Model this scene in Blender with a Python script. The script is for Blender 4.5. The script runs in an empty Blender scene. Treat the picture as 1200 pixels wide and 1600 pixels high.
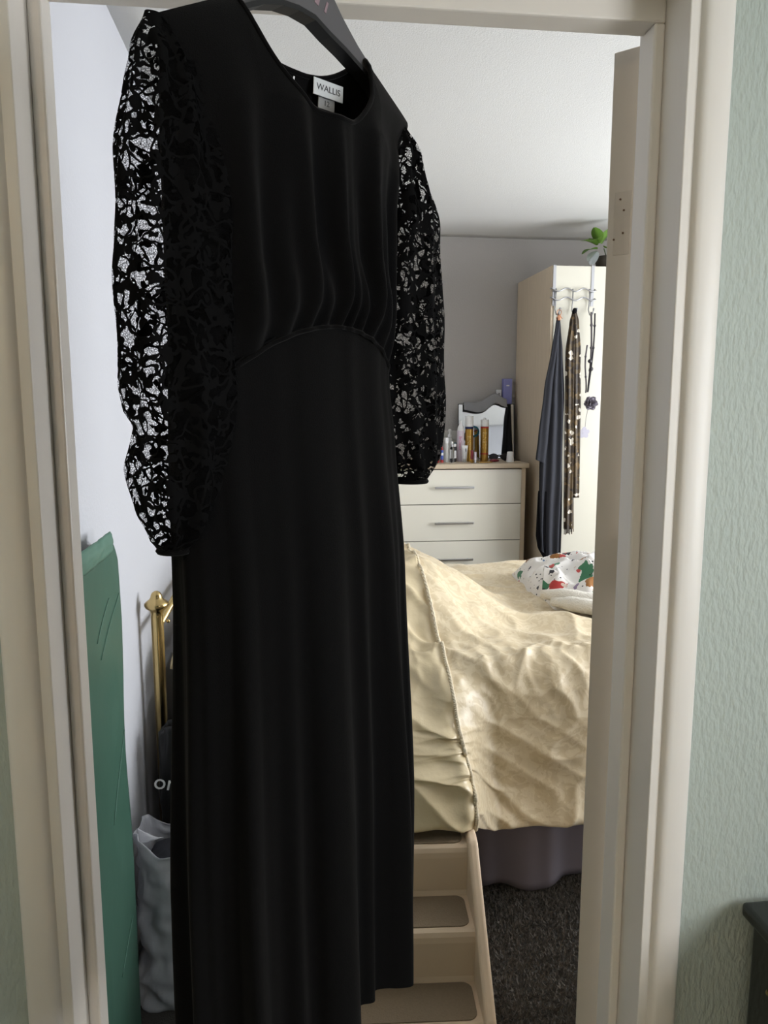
import bpy, bmesh, math, random
import numpy as np
from mathutils import Vector, noise, Matrix
random.seed(7)
R = math.radians
scene = bpy.context.scene
COL = scene.collection

# ------------------------------------------------------------------ camera
cam_data = bpy.data.cameras.new('camera')
cam_data.sensor_fit = 'HORIZONTAL'
cam_data.sensor_width = 36.0
cam_data.lens = 36.0 * 1200.0 / 1200.0
cam_data.clip_start = 0.02
cam = bpy.data.objects.new('camera', cam_data)
COL.objects.link(cam)
cam.location = (0.0, 0.0, 1.5)
cam.rotation_euler = (R(90 - 8.3), 0, R(-6.8))
scene.camera = cam

# ------------------------------------------------------------------ light
world = bpy.data.worlds.new('daylight_sky')
scene.world = world
world.use_nodes = True
bg = world.node_tree.nodes['Background']
bg.inputs['Color'].default_value = (0.93, 0.96, 1.0, 1)
bg.inputs['Strength'].default_value = 10.8

def portal(name, loc, rot, sx, sy):
    d = bpy.data.lights.new(name, 'AREA')
    d.shape = 'RECTANGLE'; d.size = sx; d.size_y = sy
    d.cycles.is_portal = True
    o = bpy.data.objects.new(name, d); COL.objects.link(o)
    o.location = loc; o.rotation_euler = rot
    return o
# bedroom window in the right-hand wall, hall window in the hall's right-hand wall
BW = (1.40, 3.50, 0.70, 2.20)      # y0 y1 z0 z1
HW = (-0.60, 0.28, 1.00, 1.90)
BX, HX = 2.9, 1.40
portal('bedroom_window_light', (BX + .02, (BW[0]+BW[1])/2, (BW[2]+BW[3])/2), (0, R(90), 0), BW[3]-BW[2], BW[1]-BW[0])
portal('hall_window_light', (HX + .02, (HW[0]+HW[1])/2, (HW[2]+HW[3])/2), (0, R(90), 0), HW[3]-HW[2], HW[1]-HW[0])

sun_d = bpy.data.lights.new('sun', 'SUN'); sun_d.energy = 13.0; sun_d.angle = R(1.0); sun_d.color = (1, .95, .86)
sun = bpy.data.objects.new('sun', sun_d); COL.objects.link(sun)
sun.rotation_euler = Vector((-.66, .12, -.86)).to_track_quat('-Z', 'Y').to_euler()
vs = scene.view_settings
vs.view_transform = 'Standard'; vs.look = 'None'; vs.gamma = 1.0
vs.use_curve_mapping = False
vs.exposure = 0.22

# ------------------------------------------------------------------ materials
def srgb(r, g, b):
    f = lambda c: (c/255/12.92) if c/255 <= .04045 else ((c/255+.055)/1.055)**2.4
    return (f(r), f(g), f(b), 1)

class NT:
    def __init__(s, m):
        s.m = m; s.t = m.node_tree; s.n = s.t.nodes; s.l = s.t.links
        s.b = s.n.get('Principled BSDF'); s.out = s.n.get('Material Output')
    def add(s, typ, **kw):
        n = s.n.new(typ)
        for k, v in kw.items():
            if k in n.inputs: n.inputs[k].default_value = v
            else: setattr(n, k, v)
        return n
    def link(s, a, b): s.l.new(a, b)

def mat(name, col, rough=.5, metal=0., spec=.5, var=0., vscale=8., bump=0., bscale=60., stretch=(1,1,1), sheen=0., coat=0., trans=0., ior=1.45, detail=3., alpha=1.):
    m = bpy.data.materials.new(name); m.use_nodes = True
    t = NT(m); b = t.b
    b.inputs['Base Color'].default_value = col
    b.inputs['Roughness'].default_value = rough
    b.inputs['Metallic'].default_value = metal
    b.inputs['Specular IOR Level'].default_value = spec
    b.inputs['Sheen Weight'].default_value = sheen
    b.inputs['Coat Weight'].default_value = coat
    b.inputs['Transmission Weight'].default_value = trans
    b.inputs['IOR'].default_value = ior
    b.inputs['Alpha'].default_value = alpha
    co = t.add('ShaderNodeTexCoord'); mp = t.add('ShaderNodeMapping')
    mp.inputs['Scale'].default_value = stretch
    t.link(co.outputs['Object'], mp.inputs['Vector'])
    if var > 0:
        nz = t.add('ShaderNodeTexNoise', Scale=vscale, Detail=detail)
        t.link(mp.outputs[0], nz.inputs['Vector'])
        mx = t.add('ShaderNodeMix', data_type='RGBA')
        mx.inputs[6].default_value = [max(0, c*(1-var)) for c in col[:3]] + [1]
        mx.inputs[7].default_value = [min(1, c*(1+var)) for c in col[:3]] + [1]
        t.link(nz.outputs['Fac'], mx.inputs[0]); t.link(mx.outputs[2], b.inputs['Base Color'])
    if bump > 0:
        nb = t.add('ShaderNodeTexNoise', Scale=bscale, Detail=detail)
        t.link(mp.outputs[0], nb.inputs['Vector'])
        bp = t.add('ShaderNodeBump', Strength=bump, Distance=.01)
        t.link(nb.outputs['Fac'], bp.inputs['Height']); t.link(bp.outputs[0], b.inputs['Normal'])
    return m

M = {}
M['white_wall'] = mat('white_emulsion', srgb(190, 191, 196), .9, spec=.2, bump=.08, bscale=120, var=.02, vscale=3)
M['grey_wall'] = mat('grey_emulsion', srgb(174, 170, 165), .9, spec=.2, bump=.2, bscale=120, var=.03, vscale=2)
M['ceiling'] = mat('ceiling_paint', srgb(216, 216, 213), .95, spec=.1, bump=.15, bscale=220)
M['sage'] = mat('sage_wall', srgb(174, 182, 174), .6, spec=.35, bump=.40, bscale=120, stretch=(1.3, 1, .5), detail=2)
M['gloss'] = mat('gloss_paint', srgb(226, 220, 212), .38, spec=.5, bump=.05, bscale=30, stretch=(1,1,.15), var=.02, vscale=6)
M['door_paint'] = mat('door_paint', srgb(196, 187, 174), .5, bump=.05, bscale=40, stretch=(1,1,.2), var=.03, vscale=5)
M['carpet'] = mat('carpet_base', srgb(72, 70, 67), 1, spec=.05, var=.25, vscale=220, bump=.6, bscale=260)
M['pile'] = mat('carpet_tuft', srgb(106, 101, 95), 1, spec=.05, var=.35, vscale=150)
M['hallfloor'] = mat('hall_carpet', srgb(120, 112, 100), 1, spec=.05, var=.1, vscale=80)
M['filler'] = mat('dirty_filler', srgb(186, 177, 164), .7, var=.06, vscale=60)
M['dark'] = mat('dark_gap', srgb(25, 24, 23), .8)
M['rust'] = mat('rust_mark', srgb(96, 70, 52), .8)

# ------------------------------------------------------------------ geometry helpers
def smooth(me, on=True):
    me.polygons.foreach_set('use_smooth', [on]*len(me.polygons)); me.update()

def link(name, me, m, parent=None, loc=None, sm=False, world_coords=True):
    o = bpy.data.objects.new(name, me); COL.objects.link(o)
    if m is not None and not me.materials: me.materials.append(m)
    if sm: smooth(me)
    if parent is not None:
        o.parent = parent
        if world_coords: o.location = -Vector(parent.location)
    if loc is not None: o.location = loc
    return o

def tag(o, label=None, cat=None, group=None, kind=None):
    if label: o['label'] = label
    if cat: o['category'] = cat
    if group: o['group'] = group
    if kind: o['kind'] = kind
    return o

def thing(name, label, cat, loc=(0,0,0), rz=0, group=None, kind=None):
    o = bpy.data.objects.new(name, None); COL.objects.link(o)
    o.empty_display_size = .05
    o.location = loc; o.rotation_euler = (0, 0, rz)
    return tag(o, label, cat, group, kind)

def me_from(verts, faces, name='m'):
    me = bpy.data.meshes.new(name); me.from_pydata([tuple(v) for v in verts], [], faces); me.update(); return me

def bm_to(bm, name='m'):
    bmesh.ops.recalc_face_normals(bm, faces=bm.faces[:])
    me = bpy.data.meshes.new(name); bm.to_mesh(me); bm.free(); return me

def bm_box(bm, x0, x1, y0, y1, z0, z1, bev=0, seg=2):
    r = bmesh.ops.create_cube(bm, size=1)
    vs_ = r['verts']
    for v in vs_:
        v.co = Vector(((x0+x1)/2 + v.co.x*(x1-x0), (y0+y1)/2 + v.co.y*(y1-y0), (z0+z1)/2 + v.co.z*(z1-z0)))
    if bev > 0:
        es = list({e for v in vs_ for e in v.link_edges})
        bmesh.ops.bevel(bm, geom=es, offset=bev, segments=seg, affect='EDGES', profile=.5)

def box(x0, x1, y0, y1, z0, z1, bev=0, seg=2):
    bm = bmesh.new(); bm_box(bm, x0, x1, y0, y1, z0, z1, bev, seg); return bm_to(bm)

def boxes(lst, bev=0):
    bm = bmesh.new()
    for b in lst: bm_box(bm, *b, bev=bev)
    return bm_to(bm)

def prism(profile, lo, hi, axis='z'):
    """profile: closed 2-D list; axis z -> (x,y); axis x -> (y,z); axis y -> (x,z)"""
    n = len(profile); V = []
    for h in (lo, hi):
        for p in profile:
            V.append({'z': (p[0], p[1], h), 'x': (h, p[0], p[1]), 'y': (p[0], h, p[1])}[axis])
    F = [[i, (i+1) % n, n+(i+1) % n, n+i] for i in range(n)] + [list(range(n))[::-1], list(range(n, 2*n))]
    bm = bmesh.new(); bv = [bm.verts.new(v) for v in V]
    for f in F: bm.faces.new([bv[i] for i in f])
    return bm_to(bm)

def lathe(prof, c=(0,0,0), seg=24, bm=None):
    own = bm is None
    if own: bm = bmesh.new()
    rings = []
    for r, z in prof:
        if r < 1e-5: rings.append([bm.verts.new((c[0], c[1], c[2]+z))])
        else: rings.append([bm.verts.new((c[0]+r*math.cos(2*math.pi*i/seg), c[1]+r*math.sin(2*math.pi*i/seg), c[2]+z)) for i in range(seg)])
    for a, b in zip(rings, rings[1:]):
        for i in range(seg):
            j = (i+1) % seg
            if len(a) == 1 and len(b) == 1: continue
            if len(a) == 1: bm.faces.new([a[0], b[i], b[j]])
            elif len(b) == 1: bm.faces.new([a[i], a[j], b[0]])
            else: bm.faces.new([a[i], a[j], b[j], b[i]])
    if len(rings[0]) > 1: bm.faces.new(rings[0][::-1])
    if len(rings[-1]) > 1: bm.faces.new(rings[-1])
    return bm_to(bm) if own else None

def tube(pts, rad, seg=8, bm=None, flat=1.0):
    own = bm is None
    if own: bm = bmesh.new()
    pts = [Vector(p) for p in pts]; n = len(pts)
    rr = rad if isinstance(rad, (list, tuple)) else [rad]*n
    up = Vector((0, 0, 1)); rings = []; side = None
    for i, p in enumerate(pts):
        d = (pts[min(i+1, n-1)] - pts[max(i-1, 0)]).normalized()
        if side is None:
            side = d.cross(up)
            if side.length < .05: side = d.cross(Vector((1, 0, 0)))
        side = (side - d*side.dot(d)).normalized()
        nn = d.cross(side).normalized()
        rings.append([bm.verts.new(p + side*rr[i]*math.cos(2*math.pi*k/seg) + nn*rr[i]*flat*math.sin(2*math.pi*k/seg)) for k in range(seg)])
    for a, b in zip(rings, rings[1:]):
        for i in range(seg):
            j = (i+1) % seg; bm.faces.new([a[i], a[j], b[j], b[i]])
    bm.faces.new(rings[0][::-1]); bm.faces.new(rings[-1])
    return bm_to(bm) if own else None

def grid(fn, nu, nv, closed=False):
    """fn(i/nu, j/nv) -> xyz"""
    V = []; F = []
    cu = nu if closed else nu+1
    for j in range(nv+1):
        for i in range(cu): V.append(fn(i/nu, j/nv))
    for j in range(nv):
        for i in range(nu):
            a = j*cu+i; b = j*cu+(i+1) % cu if closed else a+1
            F.append((a, b, b+cu if not closed else (j+1)*cu+(i+1) % cu, a+cu))
    return me_from(V, F)

def lerp_tab(tab, x):
    """tab: sorted list of (x, v...) ascending; returns interpolated tuple (smooth)"""
    if x <= tab[0][0]: return tab[0][1:]
    if x >= tab[-1][0]: return tab[-1][1:]
    for a, b in zip(tab, tab[1:]):
        if x <= b[0]:
            t = (x-a[0])/(b[0]-a[0]); t = t*t*(3-2*t)*.5 + t*.5
            return tuple(p+(q-p)*t for p, q in zip(a[1:], b[1:]))

def sstep(a, b, x):
    t = min(1, max(0, (x-a)/(b-a))); return t*t*(3-2*t)

def text_mesh(txt, size, depth=.0004):
    c = bpy.data.curves.new('lettering', 'FONT'); c.body = txt; c.size = size; c.extrude = depth
    c.align_x = 'CENTER'; c.align_y = 'CENTER'; c.resolution_u = 3
    o = bpy.data.objects.new('lettering', c); COL.objects.link(o)
    bpy.context.view_layer.update()
    me = bpy.data.meshes.new_from_object(o.evaluated_get(bpy.context.evaluated_depsgraph_get()))
    bpy.data.objects.remove(o); bpy.data.curves.remove(c)
    return me

def xform(me, mtx): me.transform(mtx); me.update(); return me
def nz(x, y, z=0.): return noise.noise(Vector((x, y, z)))
def ridge(x, y, z=0.): return 1 - 2*abs(nz(x, y, z))

# ================================================================== STRUCTURE
CZ = 2.447           # ceiling height
YH, YB = .968, 1.10  # hall face / bedroom face of the door wall
LX, BY = -.43, 4.62  # bedroom left wall, back wall
def struct(name, me, m, parent=None, sm=False):
    o = link(name, me, m, parent, sm=sm)
    if parent is None: o['kind'] = 'structure'
    return o
def smod(o, w=.002, seg=2):
    b = o.modifiers.new('bevel', 'BEVEL'); b.width = w; b.segments = seg; b.limit_method = 'ANGLE'; return o

struct('floor', box(LX-.1, BX+.1, 1.034, BY+.1, -.1, 0), M['carpet'])
struct('floor_hall', box(-1.1, HX+.1, -1.6, 1.034, -.1, 0), M['hallfloor'])
# bedroom ceiling, slightly uneven where it meets the back wall
def ceil_fn(u, v):
    x = LX + u*(BX-LX); y = YB + v*(BY-YB)
    return (x, y, CZ + .006*nz(x*1.7, y*1.3, 3.1))
cm = grid(ceil_fn, 40, 40)
ceil_o = struct('ceiling', cm, M['ceiling'], sm=True)
so = ceil_o.modifiers.new('thickness', 'SOLIDIFY'); so.thickness = .08; so.offset = 1
struct('ceiling_hall', box(-1.1, HX+.1, -1.6, 1.034, CZ, CZ+.1), M['ceiling'])
struct('wall_left', box(LX-.1, LX, 1.034, BY+.1, 0, CZ+.1), M['white_wall'])
struct('wall_back', box(LX, BX, BY, BY+.1, 0, CZ+.1), M['grey_wall'])
struct('wall_right', boxes([(BX, BX+.1, 1.034, BW[0], 0, CZ+.1), (BX, BX+.1, BW[1], BY+.1, 0, CZ+.1),
    (BX, BX+.1, BW[0], BW[1], 0, BW[2]), (BX, BX+.1, BW[0], BW[1], BW[3], CZ+.1)]), M['white_wall'])
struct('wall_front', boxes([(LX, -.330, 1.034, YB, 0, CZ+.1), (.517, BX, 1.034, YB, 0, CZ+.1), (-.330, .517, 1.034, YB, 2.04, CZ+.1)]), M['white_wall'])
struct('wall_hall_front', boxes([(-1.1, -.330, YH, 1.034, 0, CZ), (.517, HX+.1, YH, 1.034, 0, CZ), (-.330, .517, YH, 1.034, 2.04, CZ)]), M['sage'])
struct('wall_hall_left', box(-1.1, -1.0, -1.6, YH, 0, CZ), M['sage'])
struct('wall_hall_back', box(-1.0, HX, -1.6, -1.5, 0, CZ), M['sage'])
struct('wall_hall_right', boxes([(HX, HX+.1, -1.6, HW[0], 0, CZ), (HX, HX+.1, HW[1], YH, 0, CZ),
    (HX, HX+.1, HW[0], HW[1], 0, HW[2]), (HX, HX+.1, HW[0], HW[1], HW[3], CZ)]), M['sage'])
struct('baseboard_back', box(LX, BX, BY-.018, BY, 0, .12, .004), M['gloss'])
struct('baseboard_left', box(LX, LX+.016, YB, BY-.018, 0, .12, .004), M['gloss'])

# door lining (frame) with stops
LL, LR, HZ = -.302, .489, 2.012
lin_l = struct('trim_1', box(LL-.028, LL, .958, YB, 0, HZ+.028), M['gloss'])
lin_r = struct('trim_2', box(LR, LR+.028, .958, YB, 0, HZ+.028), M['gloss'])
lin_h = struct('trim_3', box(LL, LR, .958, YB, HZ, HZ+.028), M['gloss'])
st_l = struct('trim_4', box(LL, LL+.0165, 1.022, 1.064, 0, HZ-.030), M['gloss'])
st_r = struct('trim_5', box(LR-.015, LR, 1.022, 1.064, 0, HZ-.030), M['gloss'])
st_h = struct('trim_6', box(LL, LR, 1.022, 1.064, HZ-.030, HZ), M['gloss'])
for o in (lin_l, lin_r, lin_h): smod(o, .0015)
for o in (st_l, st_r, st_h): smod(o, .003)
# architrave: moulded profile, w = distance from the opening, d = how far it stands off the wall
ARCH = [(0, 0), (0, .008), (.0008, .0095), (.002, .010), (.0032, .0095), (.0042, .0085), (.009, .0088), (.0105, .0098), (.012, .0125), (.0145, .0155), (.018, .0177), (.023, .0188), (.032, .019), (.042, .0185), (.048, .0172), (.0515, .0155), (.0532, .013), (.0538, .009), (.0538, 0)]
def autos(me, a=38):
    smooth(me); me.set_sharp_from_angle(angle=R(a)); return me
def arch(side, x0):
    return autos(prism([(x0 + side*w, YH - d) for w, d in ARCH], 0, 2.0698))
struct('trim_7', arch(1, LR+.003), M['gloss'])
struct('trim_8', arch(-1, LL-.003), M['gloss'])
struct('trim_9', prism([(YH - d, HZ+.004 + w) for w, d in ARCH], LL-.06, LR+.06, 'x'), M['gloss'])

# open bedroom door, hinged on the right, swung well past square so only its hinge edge shows
door = thing('door_1', None, None, (.501, 1.110, 0), R(-135), kind='structure')
# local: closed door reaches to -x; thickness to -y
dm = box(-.752, -.004, -.046, -.006, .012, 1.996, .002)
link('door_slab', dm, M['door_paint'], door, world_coords=False)
for zc in (1.757, .25):
    hp = link('hinge_recess', box(-.0055, -.0032, -.036, -.010, zc-.045, zc+.045, .001), M['filler'], door, world_coords=False)
    for dz, dy in ((.018, -.021), (-.014, -.021), (-.022, -.0345), (.034, -.027)):
        link('screw_mark', lathe([(0, 0), (.0016, 0), (.0016, .0008), (0, .0008)], seg=8), M['rust'], hp, loc=(-.0030, dy, zc+dz), world_coords=False).rotation_euler = (0, R(90), 0)
link('hinge_knuckle', lathe([(0, 0), (.006, 0), (.006, .09), (0, .09)], (0, 0, 1.2), 12), M['door_paint'], door, world_coords=False, sm=False)
for z0 in (.16, .98):
    link('door_panel', box(-.66, -.12, -.0065, -.002, z0, z0+.72, .003), M['door_paint'], door, world_coords=False)

# ================================================================== DRESS
def velvet():
    m = bpy.data.materials.new('black_velvet'); m.use_nodes = True; t = NT(m); b = t.b
    b.inputs['Base Color'].default_value = (.0022, .0021, .0022, 1); b.inputs['Roughness'].default_value = .95
    b.inputs['Specular IOR Level'].default_value = .08
    b.inputs['Sheen Weight'].default_value = .05; b.inputs['Sheen Roughness'].default_value = .45
    b.inputs['Sheen Tint'].default_value = (1, .96, .95, 1)
    co = t.add('ShaderNodeTexCoord'); n1 = t.add('ShaderNodeTexNoise', Scale=900, Detail=2)
    t.link(co.outputs['Object'], n1.inputs['Vector'])
    bp = t.add('ShaderNodeBump', Strength=.3, Distance=.002)
    t.link(n1.outputs['Fac'], bp.inputs['Height']); t.link(bp.outputs[0], b.inputs['Normal'])
    return m
def lace(blot_t=.585, name='black_lace'):
    m = bpy.data.materials.new(name); m.use_nodes = True; t = NT(m); b = t.b
    b.inputs['Base Color'].default_value = (.0022, .0021, .0022, 1); b.inputs['Roughness'].default_value = .85
    b.inputs['Specular IOR Level'].default_value = .06
    co = t.add('ShaderNodeTexCoord')
    dn = t.add('ShaderNodeTexNoise', Scale=38, Detail=2)
    t.link(co.outputs['Object'], dn.inputs['Vector'])
    mad = t.add('ShaderNodeVectorMath', operation='MULTIPLY_ADD')
    mad.inputs[1].default_value = (.035, .035, .035)
    t.link(dn.outputs['Color'], mad.inputs[0]); t.link(co.outputs['Object'], mad.inputs[2])
    def math_(op, a, bb):
        n = t.add('ShaderNodeMath', operation=op)
        for k, v in ((0, a), (1, bb)):
            if isinstance(v, (int, float)): n.inputs[k].default_value = v
            else: t.link(v, n.inputs[k])
        return n.outputs[0]
    v1 = t.add('ShaderNodeTexVoronoi', feature='DISTANCE_TO_EDGE', Scale=46.)
    t.link(mad.outputs[0], v1.inputs['Vector'])
    vine = math_('LESS_THAN', v1.outputs['Distance'], .065)
    v3 = t.add('ShaderNodeTexVoronoi', feature='F1', Scale=80.)
    t.link(mad.outputs[0], v3.inputs['Vector'])
    petal = math_('LESS_THAN', v3.outputs['Distance'], .34)
    n2 = t.add('ShaderNodeTexNoise', Scale=24., Detail=1.)
    t.link(co.outputs['Object'], n2.inputs['Vector'])
    zone = math_('GREATER_THAN', n2.outputs['Fac'], .50)
    petal = math_('MULTIPLY', petal, zone)
    n3 = t.add('ShaderNodeTexNoise', Scale=70., Detail=2.)
    t.link(mad.outputs[0], n3.inputs['Vector'])
    blot = math_('GREATER_THAN', n3.outputs['Fac'], blot_t)
    solid = math_('MAXIMUM', math_('MAXIMUM', vine, petal), blot)
    v2 = t.add('ShaderNodeTexVoronoi', feature='DISTANCE_TO_EDGE', Scale=420.)
    t.link(co.outputs['Object'], v2.inputs['Vector'])
    net = math_('MULTIPLY', math_('LESS_THAN', v2.outputs['Distance'], .10), .62)
    al = math_('MAXIMUM', solid, net)
    t.link(al, b.inputs['Alpha'])
    return m
M['velvet'] = velvet(); M['lace'] = lace(); M['lace_gathered'] = lace(.53, 'black_lace_gathered')
M['tag_white'] = mat('satin_tag', srgb(205, 208, 210), .6)
M['tag_grey'] = mat('size_tag', srgb(150, 150, 150), .6)
M['ink'] = mat('grey_print', srgb(70, 70, 74), .7)

DZ = .65
dress = thing('dress', 'long black velvet dress with lace sleeves hanging in the doorway', 'dress', (.018, .891, DZ), R(43))
W_tab = [(.65, .186, .143), (.98, .188, .155), (1.29, .179, .146), (1.45, .182, .134), (1.53, .180, .124), (1.56, .180, .128), (1.62, .181, .136), (1.72, .181, .140), (1.80, .180, .155), (1.84, .184, .182), (1.9, .184, .182)]
B_tab = [(.65, .085), (1.0, .078), (1.3, .066), (1.5, .052), (1.56, .050), (1.62, .056), (1.75, .052), (1.9, .045)]
def halfw(z, u):
    l, r = lerp_tab(W_tab, z); return l if u < 0 else r
def zwaist(u): return 1.578 - (.052 if u > 0 else .085)*abs(u)**2.0
def shoulder_z(u):
    a = abs(u)*.184
    return 1.892 - max(0, a-.093)/.093*.050 - (.0 if a > .093 else 0)
def neck_z(u, back):
    a = abs(u)*.184
    if a >= .097: return shoulder_z(u)
    c = 1.857 if back else 1.792
    return c + (shoulder_z(.097/.184)-c)*(a/.097)**(2.8 if back else 3.2)
def bodice_pt(u, t, back):
    top = neck_z(u, back); bot = zwaist(u) if not back else 1.545
    z = bot + (top-bot)*t
    a = u*halfw(z, u)
    b = lerp_tab(B_tab, z)[0]*(.75 if back else 1)
    close = min(1, max(0, (shoulder_z(u)+.002 - z)/.10))**.55
    prof = max(0, 1-abs(u)**2.6)**.5
    n = b*prof*close
    # gathers into the waist seam and soft folds falling from the shoulders
    g = math.exp(-((z-zwaist(u))/.075))*.0055*math.cos(u*40 + 2.2*math.sin(u*5)) * sstep(0, .012, z-zwaist(u)+.004)
    s1 = .0085*math.sin(u*15.5 + .9*math.sin(u*3.1+1) + (z-1.7)*2.2) * sstep(1.86, 1.72, z)*.9*sstep(-.01, .09, z-zwaist(u))
    s2 = .0042*math.sin(u*29 + 1.7 + (z-1.6)*4) * sstep(1.82, 1.66, z)*sstep(-.01, .07, z-zwaist(u))
    n += (g + s1 + s2)*prof
    bl = .010*sstep(0, .03, z-zwaist(u))*sstep(.10, .03, z-zwaist(u))   # blousing just above the seam
    n += bl*prof
    return (a, n if back else -n, z - DZ)
fr = grid(lambda i, j: bodice_pt(-1+2*i, j, False), 260, 90)
link('bodice_front', fr, M['velvet'], dress, world_coords=False, sm=True)
bk_bm = bmesh.new(); bk_bm.from_mesh(grid(lambda i, j: bodice_pt(-1+2*i, j, True), 160, 80))
kill = [f for f in bk_bm.faces if abs(f.calc_center_median().x-.008) < .0042*min(1, (1.853-DZ-f.calc_center_median().z)/.012) and 1.828 < f.calc_center_median().z+DZ < 1.853]
bmesh.ops.delete(bk_bm, geom=kill, context='FACES')
bkm = bm_to(bk_bm); link('bodice_back', bkm, M['velvet'], dress, world_coords=False, sm=True)

def skirt_pt(i, j):
    th = 2*math.pi*i
    u = math.cos(th); front = math.sin(th) < 0
    top = zwaist(u) + .002 if front else 1.547
    hem = .760 + .007*math.sin(th*3+1)
    z = top + (hem-top)*j
    w = halfw(z, u); b = lerp_tab(B_tab, z)[0]*(1 if front else .8)
    sg = 1 if u >= 0 else -1
    x = w*sg*abs(u)**.9
    y = b*(1 if not front else -1)*abs(math.sin(th))**.8
    A = .0015 + .021*sstep(1.56, .75, z)
    A *= (.55+.45*abs(math.sin(th)))
    d = (1.55-z)
    g = .62*math.cos(11*th + 1.4*math.sin(2*th+.4) + .5*d) + .34*math.cos(19*th + 2.0 - .6*d) + .12*math.cos(31*th+.8*math.sin(3*th))
    g = math.copysign(abs(g)**.85, g)
    nx, ny = u*.8, math.sin(th)
    L = math.hypot(nx, ny) or 1
    x += nx/L*A*g*.7; y += ny/L*A*g
    return (x, y, z-DZ)
sk = grid(skirt_pt, 420, 110, closed=True)
sko = link('skirt', sk, M['velvet'], dress, world_coords=False, sm=True)
# hem fold turned inwards
hm = grid(lambda i, j: (lambda p, q: (p[0]*(1-.03*j), p[1]*(1-.06*j), p[2] + .02*j - .004*math.sin(math.pi*j)))(skirt_pt(i, 1), 0), 420, 4, closed=True)
link('hem', hm, M['velvet'], dress, world_coords=False, sm=True)
# raised empire seam
link('waist_seam', tube([(lambda p: (p[0], p[1]-.0015, p[2]))(bodice_pt(-1+2*k/80, 0, False)) for k in range(81)], .0024, 6), M['velvet'], dress, world_coords=False, sm=True)
# neckline binding, front and back
for back in (False, True):
    ks = [-.527+1.054*k/60 for k in range(61)]
    link('neck_binding', tube([bodice_pt(u, 1, back) for u in ks], .0028, 6), M['velvet'], dress, world_coords=False, sm=True)
# sleeves
SL = [(1.353, -.200, -.172), (1.366, -.210, -.155), (1.395, -.224, -.135), (1.435, -.231, -.120), (1.462, -.222, -.122), (1.474, -.219, -.120), (1.492, -.233, -.112), (1.515, -.238, -.108), (1.60, -.236, -.105), (1.72, -.229, -.115), (1.78, -.218, -.13), (1.81, -.210, -.145), (1.843, -.193, -.170)]
SR = [(1.393, .160, .205), (1.405, .150, .215), (1.435, .130, .226), (1.49, .115, .233), (1.53, .112, .231), (1.61, .110, .233), (1.66, .110, .228), (1.72, .115, .222), (1.775, .125, .196), (1.81, .14, .184), (1.843, .158, .170)]
SD = [(1.345, .012), (1.37, .024), (1.42, .036), (1.5, .04), (1.7, .036), (1.8, .022), (1.843, .006)]
def sleeve(tab, ph, lm='lace'):
    z0, z1 = tab[0][0], tab[-1][0]
    def fn(i, j):
        th = 2*math.pi*i; z = z0 + (z1-z0)*j
        lo, hi = lerp_tab(tab, z); lo, hi = min(lo, hi), max(lo, hi)
        c = (lo+hi)/2; hw = (hi-lo)/2; d = lerp_tab(SD, z)[0]
        k = sstep(0, .06, j)*sstep(1, .9, j)
        wob = .007*k*nz(math.cos(th)*1.4+ph, math.sin(th)*1.4, z*14) + .004*k*math.cos(th*9+ph+2*math.sin(z*9))
        return (c + (hw+wob*.6)*math.cos(th), (d+wob)*math.sin(th)-.006*k, z-DZ)
    me = grid(fn, 72, 90, closed=True)
    o = link('sleeve', me, M[lm], dress, world_coords=False, sm=True)
    o['label'] = 'see-through black lace sleeve with gathered cuff'
    pts = [(lambda p: p)(fn(k/24, .0)) for k in range(25)]
    c_ = link('cuff', tube(pts, .003, 6), M['velvet'], o, world_coords=False, sm=True)
    # armhole seam along the outer edge
    return o
sleeve(SL, 1.3); sleeve(SR, 5.7, 'lace_gathered')
# woven neck label, sewn inside the back neckline
def tag_piece(a, z, w, h, m, name, lean=0):
    p = bodice_pt(a/.17, (z-1.545)/(neck_z(a/.17, True)-1.545), True)
    me = box(-w/2, w/2, -.0006, .0006, -h/2, h/2, .0003)
    xform(me, Matrix.Translation((p[0], p[1]-.012, z-DZ)) @ Matrix.Rotation(lean, 4, 'Z') @ Matrix.Rotation(R(3), 4, 'Y'))
    return link(name, me, m, dress, world_coords=False)
tl = tag_piece(.047, 1.848, .040, .018, M['tag_white'], 'neck_label', R(-12))
tl['label'] = 'white woven neck label'
ts = tag_piece(.048, 1.834, .022, .013, M['tag_grey'], 'size_tag', R(-12))
def tag_text(txt, size, par, a, z, off):
    p = bodice_pt(a/.17, (z-1.545)/(neck_z(a/.17, True)-1.545), True)
    me = text_mesh(txt, size, .0002)
    xform(me, Matrix.Translation((p[0], p[1]-.012, z-DZ)) @ Matrix.Rotation(R(-12), 4, 'Z') @ Matrix.Rotation(R(3), 4, 'Y') @ Matrix.Translation((0, -.0009, 0)) @ Matrix.Rotation(R(90), 4, 'X'))
    link('lettering', me, M['ink'], par, world_coords=False)
tag_text('WALLIS', .0095, tl, .047, 1.848, 0)
tag_text('12', .008, ts, .048, 1.834, 0)

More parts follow.
